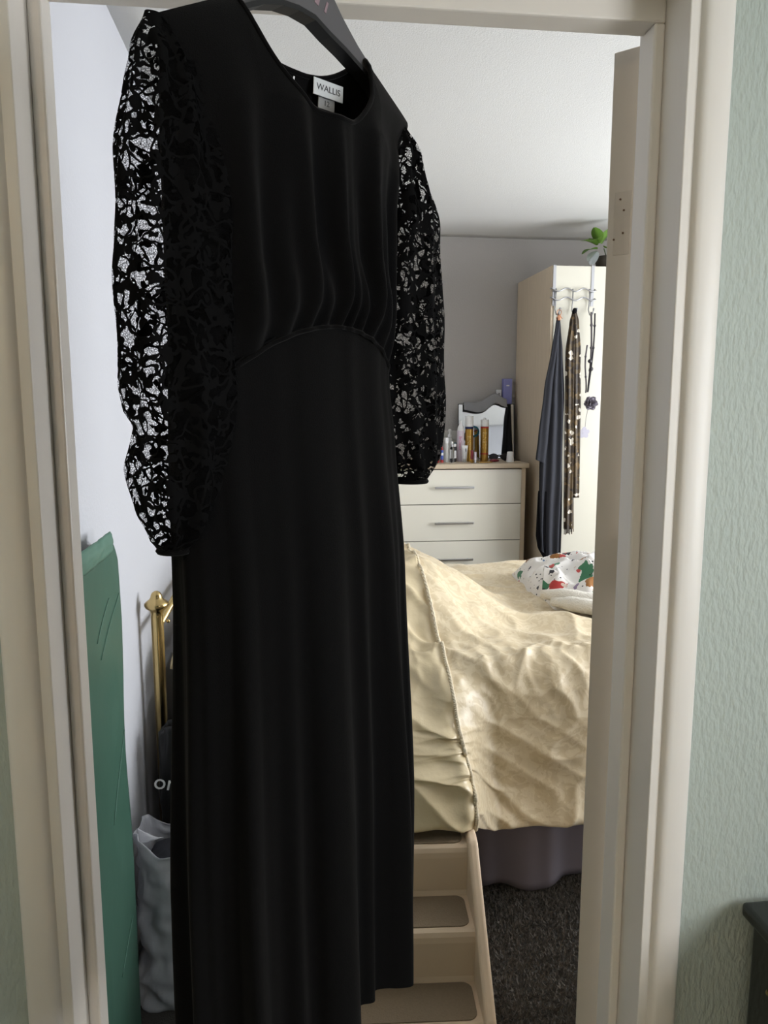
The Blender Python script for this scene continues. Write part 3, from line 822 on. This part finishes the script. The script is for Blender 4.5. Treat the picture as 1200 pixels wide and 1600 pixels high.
# gold-brown sequinned scarf
def scarf_mat():
    m = bpy.data.materials.new('brown_gold_scarf'); m.use_nodes = True; t = NT(m); b = t.b
    b.inputs['Roughness'].default_value = .6
    co = t.add('ShaderNodeTexCoord')
    v = t.add('ShaderNodeTexVoronoi', Scale=52.); t.link(co.outputs['Object'], v.inputs['Vector'])
    sp = t.add('ShaderNodeSeparateColor'); t.link(v.outputs['Color'], sp.inputs[0])
    rp = t.add('ShaderNodeValToRGB'); rp.color_ramp.interpolation = 'CONSTANT'
    e = rp.color_ramp.elements
    for k in range(3): e.new(.5)
    for k, (p_, c) in enumerate(((0, srgb(56, 43, 24)), (.34, srgb(78, 62, 34)), (.62, srgb(40, 29, 17)), (.84, srgb(104, 82, 48)), (.91, srgb(200, 192, 178)))): e[k].position = p_; e[k].color = c
    t.link(sp.outputs[0], rp.inputs[0]); t.link(rp.outputs[0], b.inputs['Base Color'])
    return m
M['scarf'] = scarf_mat()
sc = thing('scarf', 'brown and gold patterned scarf hanging from the middle hook', 'scarf', (1.465, 3.92, .80))
link('left_tail', drape([(.815, 1.440, 1.492), (1.0, 1.434, 1.486), (1.45, 1.424, 1.474), (1.75, 1.418, 1.472), (1.90, 1.434, 1.472), (1.95, 1.446, 1.466)], 3.925, .020, 6, .3, .007), M['scarf'], sc, sm=True)
link('right_tail', drape([(.985, 1.478, 1.515), (1.2, 1.474, 1.512), (1.45, 1.466, 1.507), (1.75, 1.455, 1.496), (1.90, 1.450, 1.480), (1.95, 1.450, 1.466)], 3.915, .018, 5, 2.1, .006), M['scarf'], sc, sm=True)
fr_bm = bmesh.new()
for k in range(9): tube([(1.442+.006*k, 3.92, .825), (1.443+.006*k+random.uniform(-.003, .003), 3.918, .795+random.uniform(-.012, .006))], .0026, 5, bm=fr_bm)
link('fringe', bm_to(fr_bm), M['scarf'], sc, sm=True)
link('knot', lathe([(0, -.018), (.010, -.014), (.013, 0), (.009, .014), (0, .018)], (1.457, 3.92, 1.952), 12), M['lining'], sc, sm=True)

# bead necklaces and flower charms
M['bead'] = mat('gunmetal_bead', srgb(98, 94, 98), .3, metal=.6)
M['bead_dark'] = mat('dark_bead', srgb(48, 46, 50), .35)
M['rosette'] = mat('grey_satin_rosette', srgb(112, 106, 116), .45, spec=.5, var=.2, vscale=60)
M['charm'] = mat('lilac_grey_charm', srgb(170, 166, 178), .5)
def beads(name, pts_fn, n, r, m, parent):
    bm = bmesh.new()
    for k in range(n):
        p = pts_fn(k/(n-1))
        bmesh.ops.create_uvsphere(bm, u_segments=6, v_segments=4, radius=r*(1.5 if k % 17 == 9 else 1), matrix=Matrix.Translation(p))
    o = link(name, bm_to(bm), m, parent, sm=True)
    return o
nk = thing('bead_necklace', 'long grey bead necklace hanging from the right hook', 'necklace', (1.545, 3.925, 1.53))
beads('bead_strand', lambda f: Vector((1.548+.010*math.sin(f*3)-.004*f, 3.925, 1.945-.40*f)), 60, .0060, M['bead'], nk)
beads('bead_strand', lambda f: Vector((1.566+.006*math.sin(f*4)-.016*f, 3.920, 1.940-.39*f)), 60, .0050, M['bead_dark'], nk)
beads('bead_strand', lambda f: Vector((1.535-.006*math.sin(f*5)-.004*f, 3.930, 1.78-.24*f)), 40, .0048, M['bead'], nk)
for zz in (1.70, 1.66): link('large_bead', lathe([(0, -.012), (.009, -.008), (.012, 0), (.009, .008), (0, .012)], (1.548+(1.70-zz)*.2, 3.918, zz), 10), M['bead_dark'], nk, sm=True)
ro = thing('fabric_rosette', 'grey satin rose brooch hanging below the bead necklace', 'rosette', (1.556, 3.915, 1.483))
for ring, (n, rr, tilt) in enumerate(((6, .034, 68), (5, .024, 42), (3, .012, 16))):
    for k in range(n):
        def pet(i, j, a0=2*math.pi*k/n+ring*.5, rr=rr, tilt=tilt):
            u = (i-.5)*1.9; v = j
            w = .020*math.sin(math.pi*(.15+.75*v))
            rad = rr*v + .004; hgt = .022*(1-tilt/90)*v*1.6 + .006*math.sin(v*3+u*3)
            tx, tz = math.cos(a0), math.sin(a0)
            return (1.556 + rad*tx - u*w*tz, 3.912 - hgt - .004*u*u - ring*.004, 1.483 + rad*tz + u*w*tx)
        link('petal', grid(pet, 6, 6), M['rosette'], ro, sm=True).modifiers.new('thickness', 'SOLIDIFY').thickness = .0015
link('hanging_thread', tube([(1.545, 3.917, 1.45), (1.538, 3.918, 1.40), (1.535, 3.918, 1.36)], .0012, 5), M['bead'], ro)
fc = thing('flower_charm', 'flat lilac-grey five-petal flower charm below the satin rose', 'charm', (1.532, 3.92, 1.329))
for k in range(5):
    a = R(90+72*k)
    link('petal', prism([(1.532+.019*math.cos(a)+.012*math.cos(R(b)), 1.329+.019*math.sin(a)+.012*math.sin(R(b))) for b in range(0, 360, 30)], 3.918, 3.921, 'y'), M['charm'], fc)
link('flower_centre', prism([(1.532+.010*math.cos(R(b)), 1.329+.010*math.sin(R(b))) for b in range(0, 360, 30)], 3.917, 3.922, 'y'), M['charm'], fc)

# artificial plant on top of the wardrobe
M['leaf'] = mat('green_leaf', srgb(86, 118, 44), .5, var=.35, vscale=30)
M['petal_white'] = mat('white_petal', srgb(196, 200, 200), .6)
M['stem'] = mat('dark_stem', srgb(60, 74, 42), .7)
M['pot'] = mat('dark_wicker_pot', srgb(70, 64, 56), .8, var=.3, vscale=90)
pl = thing('artificial_plant', 'green and white artificial flowers on top of the wardrobe', 'plant', (1.68, 4.12, WTOP))
link('pot', lathe([(0, 0), (.05, 0), (.065, .07), (.06, .072), (.055, .06), (0, .06)], (1.70, 4.12, WTOP), 20), M['pot'], pl, sm=True)
def leaf_mesh(p, d, L, W, curl):
    d = Vector(d).normalized(); s = d.cross(Vector((0, 0, 1)))
    if s.length < .1: s = Vector((1, 0, 0))
    s.normalize(); n = s.cross(d)
    def fn(i, j):
        u = 2*i-1; w = W*math.sin(math.pi*min(.98, .06+.9*j))**.8
        q = Vector(p) + d*(L*j) + s*(u*w) + n*(curl*L*(-j*j) + .25*abs(u)*w)
        return tuple(q)
    return grid(fn, 6, 8)
for k, (p, d, L, W, c, mm) in enumerate([
    ((1.66, 4.09, 2.29), (-.8, -.3, .55), .085, .026, .5, 'leaf'), ((1.66, 4.09, 2.27), (-1, -.4, .05), .085, .026, .4, 'leaf'),
    ((1.67, 4.09, 2.30), (-.4, -.5, .9), .09, .026, .3, 'leaf'), ((1.69, 4.1, 2.30), (.3, -.3, .9), .09, .03, .3, 'leaf'),
    ((1.66, 4.08, 2.26), (-.9, -.4, -.45), .075, .022, .3, 'petal_white'), ((1.66, 4.08, 2.25), (-.75, -.6, -.7), .08, .022, .2, 'petal_white'),
    ((1.65, 4.08, 2.255), (-.4, -.6, -.75), .075, .02, .2, 'petal_white'), ((1.72, 4.1, 2.28), (.8, -.3, .4), .09, .03, .4, 'leaf'),
    ((1.66, 4.07, 2.31), (-.6, -.6, .3), .07, .028, .6, 'leaf'), ((1.70, 4.06, 2.27), (.1, -.9, .1), .08, .03, .5, 'leaf')]):
    link('leaf' if mm == 'leaf' else 'petal', leaf_mesh((p[0]-.03, p[1], p[2]+.025), d, L*1.15, W*1.25, c), M[mm], pl, sm=True)
for dx, dz in ((-.03, .11), (0, .12), (.03, .10)): link('stem', tube([(1.70, 4.11, WTOP+.05), (1.70+dx, 4.09, WTOP+dz)], .003, 6), M['stem'], pl)

# ================================================================== THINGS ON THE CHEST
T = CTOP
M['gold'] = mat('gold_can', srgb(178, 138, 66), .3, metal=.85, var=.1, vscale=10, stretch=(1, 1, .2))
M['white_p'] = mat('white_plastic', srgb(226, 226, 224), .4)
M['pinkcan'] = mat('lilac_white_can', srgb(208, 196, 206), .35)
M['pink'] = mat('pink_lettering', srgb(196, 66, 128), .5)
M['navy'] = mat('navy_band', srgb(34, 44, 84), .4)
M['red'] = mat('red_plastic', srgb(172, 44, 40), .35)
M['gold_text'] = mat('cream_gold_lettering', srgb(226, 204, 150), .4)
M['glass'] = mat('clear_plastic', (.92, .93, .93, 1), .06, trans=1, ior=1.3)
M['frost'] = mat('frosted_bottle', srgb(214, 214, 208), .35, trans=.35)
M['blackp'] = mat('dark_bottle', srgb(32, 28, 30), .3)
M['blue'] = mat('blue_print', srgb(60, 86, 168), .4)
M['teal'] = mat('teal_plastic', srgb(40, 104, 122), .4)
M['maroon'] = mat('maroon_lipstick_case', srgb(120, 40, 48), .3)
M['lilac'] = mat('lilac_carton', srgb(128, 130, 184), .5)
M['greycloth'] = mat('grey_folded_cloth', srgb(140, 140, 142), .9, var=.05, vscale=20)
M['mirror'] = mat('mirror_glass', (.52, .53, .53, 1), .03, metal=1)
M['mirror_edge'] = mat('black_edge', srgb(20, 20, 22), .5)

def lathe_thing(name, label, cat, x, y, parts, group=None):
    t = thing(name, label, cat, (x, y, T), group=group)
    first = None
    for nm, prof, m in parts:
        link(nm, lathe(prof, (0, 0, 0), 22), M[m], t, world_coords=False, sm=False)
    for ch in t.children:
        smooth(ch.data)
        ch.data.set_sharp_from_angle(angle=R(40)) if hasattr(ch.data, 'set_sharp_from_angle') else None
    return t
def cyl(r, z0, z1, b=.001): return [(0, z0), (r-b, z0), (r, z0+b), (r, z1-b), (r-b, z1), (0, z1)]
def wrap_text(txt, size, par, r, z, m, vertical=True, name='lettering', aim=0.0, flip=False):
    me = text_mesh(txt, size, .0002)
    if vertical: xform(me, Matrix.Rotation(R(90 if flip else -90), 4, 'Z'))
    for v in me.vertices:          # bend round the can: text x -> angle, facing the camera
        a = v.co.x/r + aim; hgt = v.co.y; rr = r + .0004 + v.co.z
        v.co = Vector((rr*math.sin(a), -rr*math.cos(a), z+hgt))
    me.update(); return link(name, me, M[m], par, world_coords=False)
AIM = R(-14)
c1 = lathe_thing('hairspray_can', 'tall gold hairspray can with plain white cap and navy collar', 'spray can', 1.003, 4.31, [('can_body', cyl(.0235, 0, .185, .002), 'gold'), ('collar', cyl(.0238, .185, .197), 'navy'), ('cap', cyl(.0235, .197, .258, .003), 'white_p')])
wrap_text('ELNETT', .024, c1, .0235, .105, 'gold_text', aim=AIM)
c2 = lathe_thing('hairspray_can', 'gold hairspray can with red bands and white cap before the mirror', 'spray can', 1.098, 4.33, [('can_body', cyl(.0235, 0, .190, .002), 'gold'), ('red_band', cyl(.0238, .188, .196), 'red'), ('red_band', cyl(.0237, .038, .046), 'red'), ('cap', cyl(.0235, .196, .238, .003), 'white_p'), ('nozzle', cyl(.008, .238, .246), 'white_p')])
wrap_text('ELNETT', .029, c2, .0235, .118, 'gold_text', aim=AIM)
ms = lathe_thing('mousse_can', 'lilac-white mousse can with pink lettering and pointed white nozzle', 'mousse can', .953, 4.31, [('can_body', [(0, 0), (.020, 0), (.021, .002), (.021, .168), (.019, .176), (0, .176)], 'pinkcan'), ('nozzle_cap', [(0, .176), (.0185, .176), (.018, .190), (.010, .206), (.006, .222), (.004, .232), (0, .233)], 'white_p')])
wrap_text('Brilliance', .021, ms, .0212, .105, 'pink', aim=AIM)
lathe_thing('spray_bottle', 'frosted spray bottle with cream cap left of the mousse can', 'bottle', .862, 4.26, [('bottle_body', [(0, 0), (.015, 0), (.016, .003), (.016, .098), (.011, .108), (0, .108)], 'frost'), ('spray_cap', [(0, .108), (.0115, .108), (.0115, .135), (.009, .138), (0, .138)], 'white_p')])
lathe_thing('spray_bottle', 'slim clear spray bottle with chrome collar near the chest edge', 'bottle', .890, 4.24, [('bottle_body', [(0, 0), (.012, 0), (.013, .003), (.013, .078), (.008, .088), (0, .088)], 'glass'), ('collar', cyl(.0085, .088, .100), 'wire'), ('spray_cap', cyl(.006, .100, .118), 'white_p')])
lathe_thing('pump_bottle', 'clear bottle with white pump top behind the slim spray bottle', 'bottle', .905, 4.38, [('bottle_body', [(0, 0), (.022, 0), (.024, .003), (.024, .120), (.012, .135), (0, .135)], 'frost'), ('pump_collar', cyl(.012, .135, .150), 'white_p'), ('pump_head', [(0, .150), (.005, .150), (.005, .166), (.010, .168), (.009, .180), (0, .182)], 'white_p')])
lathe_thing('small_bottle', 'small dark bottle with white cap and white label', 'bottle', .912, 4.29, [('bottle_body', cyl(.014, 0, .082, .002), 'blackp'), ('paper_label', cyl(.0143, .020, .065), 'white_p'), ('cap', cyl(.0125, .086, .102), 'white_p'), ('neck', cyl(.010, .080, .088), 'blackp')])
lathe_thing('blue_tube', 'slim blue and white tube standing on a red cap', 'tube', .833, 4.24, [('red_cap', cyl(.009, 0, .016), 'red'), ('tube_body', cyl(.008, .016, .070), 'blue'), ('white_band', cyl(.0083, .040, .056), 'white_p'), ('tip', [(0, .070), (.006, .070), (.003, .088), (0, .090)], 'red')])
lathe_thing('red_pot', 'tiny red cosmetic pot left of the blue tube', 'pot', .808, 4.24, [('pot_body', cyl(.010, 0, .014), 'red'), ('lid', cyl(.0105, .014, .022), 'maroon')])
lathe_thing('lipstick', 'maroon lipstick with gold base in front of the tall hairspray can', 'lipstick', .998, 4.21, [('lipstick_base', cyl(.0085, 0, .020), 'gold'), ('lipstick_case', cyl(.009, .020, .070), 'maroon')])
lathe_thing('lipstick', 'pink and white lipstick tube right of the maroon lipstick', 'lipstick', 1.012, 4.19, [('lipstick_base', cyl(.007, 0, .018), 'wire'), ('lipstick_case', cyl(.007, .018, .062), 'pinkcan')])
lathe_thing('white_cup', 'small white plastic cap upside down at the chest edge', 'cup', 1.226, 4.24, [('cup_wall', [(0, 0), (.0215, 0), (.0215, .002), (.018, .055), (.016, .058), (0, .058)], 'white_p')])
# squeezed cosmetic tube
tb = thing('cosmetic_tube', 'white squeezed cosmetic tube standing on its cap', 'tube', (.967, 4.255, T))
def tube_fn(i, j):
    th = 2*math.pi*i; f = j; rx = .012 + .005*f; ry = .012*(1-f)**.7 + .0012
    return (rx*math.cos(th), ry*math.sin(th), .018+.072*f)
link('tube_body', grid(tube_fn, 24, 12, closed=True), M['white_p'], tb, world_coords=False, sm=True)
link('cap', lathe(cyl(.012, 0, .018), seg=18), M['frost'], tb, world_coords=False)
link('crimp', box(-.017, .017, -.0013, .0013, .088, .094), M['white_p'], tb, world_coords=False)
link('printed_stroke', box(.002, .006, -.0078, -.0068, .060, .078), M['ink'], tb, world_coords=False)
# teal compact behind cans
tc = thing('compact', 'round teal compact between the two gold cans', 'compact', (1.055, 4.42, T))
cm_ = lathe([(0, -.008), (.032, -.008), (.034, -.005), (.034, .005), (.032, .008), (0, .008)], seg=28); xform(cm_, Matrix.Translation((0, 0, .165)) @ Matrix.Rotation(R(80), 4, 'X'))
link('compact_lid', cm_, M['teal'], tc, world_coords=False)
cm2 = lathe([(0, .0085), (.022, .0085), (.022, .0095), (0, .0095)], seg=24); xform(cm2, Matrix.Translation((0, 0, .165)) @ Matrix.Rotation(R(80), 4, 'X'))
link('compact_mirror', cm2, M['mirror'], tc, world_coords=False)
link('stand', boxes([(-.03, .03, -.012, .02, 0, .012), (-.006, .006, -.004, .004, .012, .136)]), M['frost'], tc, world_coords=False)
# boxes behind, left
bx = thing('blue_carton', 'small clear and blue carton behind the dark bottle', 'carton', (.93, 4.46, T))
link('carton_body', box(-.045, .045, -.02, .02, 0, .17, .002), M['frost'], bx, world_coords=False)
link('blue_panel', box(-.02, .045, -.0215, -.0195, .03, .10), M['teal'], bx, world_coords=False)
# mirror leaning on the wall
mr = thing('mirror', 'frameless mirror with black edge leaning on the grey wall', 'mirror', (1.155, 4.50, T), R(-6))
tilt = Matrix.Rotation(R(-10), 4, 'X')
link('mirror_glass', xform(box(-.165, .165, -.003, 0, .004, .325), tilt), M['mirror'], mr, world_coords=False)
link('backing', xform(box(-.168, .168, 0.0005, .008, 0, .329), tilt), M['mirror_edge'], mr, world_coords=False)
link('edge_strip', xform(box(.165, .169, -.006, .006, 0, .329), tilt), M['mirror_edge'], mr, world_coords=False)
# grey cloth over the mirror's top edge
gc = thing('grey_cloth', 'grey folded cloth draped over the top of the mirror', 'cloth', (1.17, 4.535, T+.31))
def cloth_fn(i, j):
    u = i; v = j
    x = 1.02+.262*u
    crest = 1.487 + .045*math.exp(-((u-.72)/.20)**2) + .012*u
    s = (v-.35)
    if v < .35: y = 4.538 - .020*(1-v/.35) ; z = crest - (.35-v)/.35*(.045 + .022*math.sin(u*3.1)) 
    else: y = 4.538 + .05*(v-.35)/.65; z = crest - .02*(v-.35)/.65
    y += .03*u*0
    return (x, y + .004*nz(u*6, v*6), z + .004*nz(u*5, v*5, 3))
link('cloth_sheet', grid(cloth_fn, 40, 20), M['greycloth'], gc, sm=True).modifiers.new('thickness', 'SOLIDIFY').thickness = .003
lb = thing('lilac_carton', 'tall lilac carton between the mirror and the wardrobe side', 'carton', (1.298, 4.575, T))
link('carton_body', box(-.032, .022, -.02, .02, 0, .475, .002), M['lilac'], lb, world_coords=False)
link('white_print', box(-.014, .004, -.021, -.0198, .43, .437), M['white_p'], lb, world_coords=False)
wb = thing('white_carton', 'narrow white carton left of the tall lilac carton', 'carton', (1.245, 4.585, T))
link('carton_body', box(-.014, .014, -.012, .012, 0, .41, .0015), M['white_p'], wb, world_coords=False)
link('printed_panel', box(-.006, .006, -.0128, -.0118, .35, .39), M['tag_grey'], wb, world_coords=False)
# flat bits lying on the chest top
gcs = [(1.075, 4.22, 8), (1.045, 4.26, -20)]
for k, (x, y, a) in enumerate(gcs):
    t_ = thing('gold_packet', ('flat gold sachet lying below the red-banded can', 'flat gold sachet lying between the two hairspray cans')[k], 'sachet', (x, y, T), R(a))
    link('sachet_body', box(-.038, .038, -.02, .02, 0, .005, .002), M['gold'], t_, world_coords=False)
    link('sealed_edge', box(-.043, -.037, -.02, .02, .0015, .003), M['gold_text'], t_, world_coords=False)
sg = thing('sunglasses', 'folded dark sunglasses beside the small white cap', 'sunglasses', (1.19, 4.34, T), R(-8))
for s in (-1, 1):
    link('lens', xform(prism([(.027*math.cos(R(b)), .020*math.sin(R(b))) for b in range(0, 360, 24)], -.002, .002, 'y'), Matrix.Translation((s*.033, 0, .022))), M['blackp'], sg, world_coords=False)
    link('temple_arm', tube([(s*.062, 0, .032), (s*.06, .02, .030), (-s*.05, .03+.006*s, .016)], .003, 6), M['blackp'], sg, world_coords=False)
link('bridge', tube([(-.010, 0, .03), (0, -.002, .033), (.010, 0, .03)], .003, 6), M['blackp'], sg, world_coords=False)
hb_ = thing('hair_clip', 'brown hair claw lying in front of the mirror', 'hair clip', (1.135, 4.24, T), R(15))
link('clip_half', xform(lathe([(0, -.03), (.006, -.026), (.009, 0), (.006, .026), (0, .03)], seg=12), Matrix.Translation((0, 0, .009)) @ Matrix.Rotation(R(90), 4, 'Y')), M['maroon'], hb_, world_coords=False, sm=True)
for k in range(5): link('tooth', tube([(-.02+.01*k, 0, .006), (-.02+.01*k, -.012, .002)], .0016, 5), M['maroon'], hb_, world_coords=False)
cb = thing('comb', 'black comb lying flat near the white cap', 'comb', (1.262, 4.32, T), R(20))
link('comb_spine', box(-.05, .05, .006, .014, 0, .004, .001), M['blackp'], cb, world_coords=False)
for k in range(16): link('tooth', box(-.048+.0062*k, -.0455+.0062*k, -.012, .006, .0005, .0035), M['blackp'], cb, world_coords=False)

# ================================================================== LEFT SIDE CLUTTER
def green_mat():
    m = mat('green_plastic_sheet', srgb(60, 93, 79), .45, spec=.35, var=.10, vscale=5, bump=.12, bscale=9)
    return m
M['green'] = green_mat()
M['crease'] = mat('pale_crease', srgb(82, 118, 103), .5)
gb = thing('green_board', 'tall board wrapped in green plastic leaning on the white wall', 'board', (-.40, 1.45, 0))
def gb_fn(i, j):
    # front face of the wrapped board with slack plastic ripples
    y = 1.16 + .56*i; z = j*1.20
    if i > .9 and j > .93: z -= .05*((i-.9)/.1)**2*((j-.93)/.07)
    r = .004*nz(y*5, z*3.2) + .003*ridge(y*4+z*3, z*2-y*4, 4.)
    return (-.388 + r + .012*(1-j)*0, y, z)
f_ = grid(gb_fn, 60, 110)
go = link('wrapped_sheet', f_, M['green'], gb, sm=True)
s_ = go.modifiers.new('thickness', 'SOLIDIFY'); s_.thickness = .034; s_.offset = -1
link('folded_flap', grid(lambda i, j: (-.386 + .006*math.sin(math.pi*j) + .003*nz(i*7, j*4), 1.36+.30*i, 1.195 + (.030 - .022*max(0, i-.55)*(1 if i < .7 else 0))*j - .018*(1-j)), 30, 8), M['crease'], gb, sm=True).modifiers.new('thickness', 'SOLIDIFY').thickness = .002
for (y0, z0, y1, z1) in ((1.52, .99, 1.70, 1.08), (1.50, 1.03, 1.62, 1.09), (1.55, .62, 1.71, .76), (1.56, .26, 1.68, .32)):
    link('crease_line', tube([(-.3865 + .004*nz((y0+(y1-y0)*k/8)*5, (z0+(z1-z0)*k/8)*3.2) + .003*ridge((y0+(y1-y0)*k/8)*4+(z0+(z1-z0)*k/8)*3, (z0+(z1-z0)*k/8)*2-(y0+(y1-y0)*k/8)*4, 4.), y0+(y1-y0)*k/8, z0+(z1-z0)*k/8) for k in range(9)], .0009, 5), M['crease'], gb, sm=True)

M['greybag'] = mat('grey_plastic_bag', srgb(160, 161, 166), .35, spec=.4, bump=.3, bscale=18, var=.08, vscale=8)
bag = thing('grey_bag', 'crumpled grey plastic bag on the floor beside the green board', 'bag', (-.28, 1.86, 0))
def bag_fn(i, j):
    th = 2*math.pi*i; z = .435*j
    cx, cy = -.275, 1.84
    w = .125 + .012*math.sin(j*6) - .02*(1-j)*0; d = .085
    c, s = math.cos(th), math.sin(th)
    x = cx + w*math.copysign(abs(c)**.6, c); y = cy + d*math.copysign(abs(s)**.6, s)
    r = .012*ridge(c*2+j*3, s*2, j*5) + .006*nz(c*5, s*5, j*14)
    x += r*c; y += r*s
    if j > .85:
        k = (j-.85)/.15
        z += k*(.018*math.sin(th*2+.9) + .014*math.cos(th*5))
    pinch = math.exp(-((j-.33)/.10)**2)*.035
    x -= c*pinch if c > 0 else c*pinch
    return (x, y, z)
bo = link('bag_body', grid(bag_fn, 72, 60, closed=True), M['greybag'], bag, sm=True)
bo.modifiers.new('thickness', 'SOLIDIFY').thickness = .002
link('bag_contents', pillow_mesh(-.275, 1.84, .36, .10, .07, .03, 4.), M['robe'], bag, sm=True)
link('bag_corner', grid(lambda i, j: (-.39 + .055*i*(1-.3*j), 1.795 + .03*i, .425 + .045*j*(1-i) + .004*nz(i*4, j*4)), 8, 8), M['greybag'], bag, sm=True).modifiers.new('thickness', 'SOLIDIFY').thickness = .002

M['blackbag'] = mat('black_carrier', srgb(17, 17, 18), .4, bump=.2, bscale=14)
kb = thing('black_bag', 'black carrier bag with white lettering beside the brass bedpost', 'bag', (-.27, 2.04, 0))
def kb_fn(i, j):
    th = 2*math.pi*i; c, s = math.cos(th), math.sin(th)
    w = .115*(1-.10*j); d = .040*(1-.45*j)
    r = .006*ridge(c*2+j*2, s*2, j*4)
    return (-.265 + (w+r)*math.copysign(abs(c)**.5, c), 2.035 + (d+r)*math.copysign(abs(s)**.5, s), .62*j + (.012*math.cos(th*3) if j > .95 else 0))
link('bag_body', grid(kb_fn, 60, 40, closed=True), M['blackbag'], kb, sm=True).modifiers.new('thickness', 'SOLIDIFY').thickness = .002
for yy in (2.018, 2.05):
    link('handle', tube([(-.265 + .05*math.cos(R(a)), yy, .58+.05*math.sin(R(a))) for a in range(0, 181, 15)], .005, 6, flat=.5), M['blackbag'], kb, sm=True)
tx = text_mesh('on', .062, .0004); xform(tx, Matrix.Translation((-.352, 1.990, .482)) @ Matrix.Rotation(R(90), 4, 'X') @ Matrix.Rotation(R(-12), 4, 'Z'))
link('lettering', tx, M['white_p'], kb)

# ================================================================== HALL: dark lacquered cabinet at right
def lacquer():
    m = mat('black_gold_lacquer', srgb(30, 31, 28), .25, coat=.3)
    t = NT(m); co = t.add('ShaderNodeTexCoord')
    n = t.add('ShaderNodeTexNoise', Scale=16, Detail=4); t.link(co.outputs['Object'], n.inputs['Vector'])
    rp = t.add('ShaderNodeValToRGB'); e = rp.color_ramp.elements
    e[0].position = .62; e[0].color = srgb(27, 29, 25); e[1].position = .72; e[1].color = srgb(120, 96, 56)
    t.link(n.outputs['Fac'], rp.inputs[0]); t.link(rp.outputs[0], t.b.inputs['Base Color'])
    return m
M['lacquer'] = lacquer()
hc = thing('hall_cabinet', 'dark lacquered cabinet with gold flecks against the sage hall wall', 'cabinet', (.85, .82, 0))
link('cabinet_body', box(.650, 1.10, .70, .945, 0, .757, .006), M['lacquer'], hc)
link('cabinet_top', box(.637, 1.115, .68, .955, .757, .779, .006, 3), M['lacquer'], hc)
link('side_moulding', box(.644, .6505, .72, .925, .06, .74, .003), M['lacquer'], hc)
link('brass_stud', lathe([(0, 0), (.010, 0), (.008, .004), (0, .006)], seg=14), M['brass'], hc).location = Vector((.6445, .88, .69)) - hc.location
hc.children[-1].rotation_euler = (0, R(-90), 0)

lampt = thing('added_fill_lamp', 'unseen warm fill lamp added on the hall ceiling behind the viewer', 'lamp', (-.45, -.55, CZ))  # unseen lamp, added to brighten and warm the left side of the door frame
M['shade'] = mat('linen_shade', srgb(230, 214, 186), .8)
link('ceiling_rose', lathe([(0, -.02), (.03, -.02), (.045, 0), (0, 0)], seg=20), M['white_p'], lampt, world_coords=False)
link('flex', tube([(0, 0, -.02), (0, 0, -.24)], .003, 6), M['white_p'], lampt, world_coords=False)
link('lamp_shade', grid(lambda i, j: ((.14-.05*j)*math.cos(2*math.pi*i), (.14-.05*j)*math.sin(2*math.pi*i), -.36+.14*j), 32, 4, closed=True), M['shade'], lampt, world_coords=False, sm=True).modifiers.new('thickness', 'SOLIDIFY').thickness = .002
ld = bpy.data.lights.new('added_fill_bulb', 'POINT'); ld.energy = 9; ld.color = (1, .80, .58); ld.shadow_soft_size = .04
lo3 = bpy.data.objects.new('added_fill_bulb', ld); COL.objects.link(lo3); lo3.parent = lampt; lo3.location = (0, 0, -.37)

# ================================================================== CARPET PILE (countless tufts in view)
rng = np.random.default_rng(5)
N = 48000
px = rng.uniform(.435, 1.25, N); py = rng.uniform(1.28, 2.30, N)
h = rng.uniform(.006, .012, N); an = rng.uniform(0, 2*np.pi, N); lx = rng.normal(0, .004, N); ly = rng.normal(0, .004, N)
w = .0024
V = np.empty((N, 3, 3))
V[:, 0] = np.stack([px - w*np.cos(an), py - w*np.sin(an), np.zeros(N)+.0005], 1)
V[:, 1] = np.stack([px + w*np.cos(an), py + w*np.sin(an), np.zeros(N)+.0005], 1)
V[:, 2] = np.stack([px + lx, py + ly, h], 1)
pm = bpy.data.meshes.new('carpet_pile')
pm.vertices.add(N*3); pm.vertices.foreach_set('co', V.reshape(-1))
pm.loops.add(N*3); pm.loops.foreach_set('vertex_index', np.arange(N*3, dtype=np.int32))
pm.polygons.add(N); pm.polygons.foreach_set('loop_start', np.arange(0, N*3, 3, dtype=np.int32))
pm.update(calc_edges=True); pm.validate()
tag(link('carpet_pile', pm, M['pile']), 'short dark grey carpet pile covering the bedroom floor', 'carpet', kind='stuff')
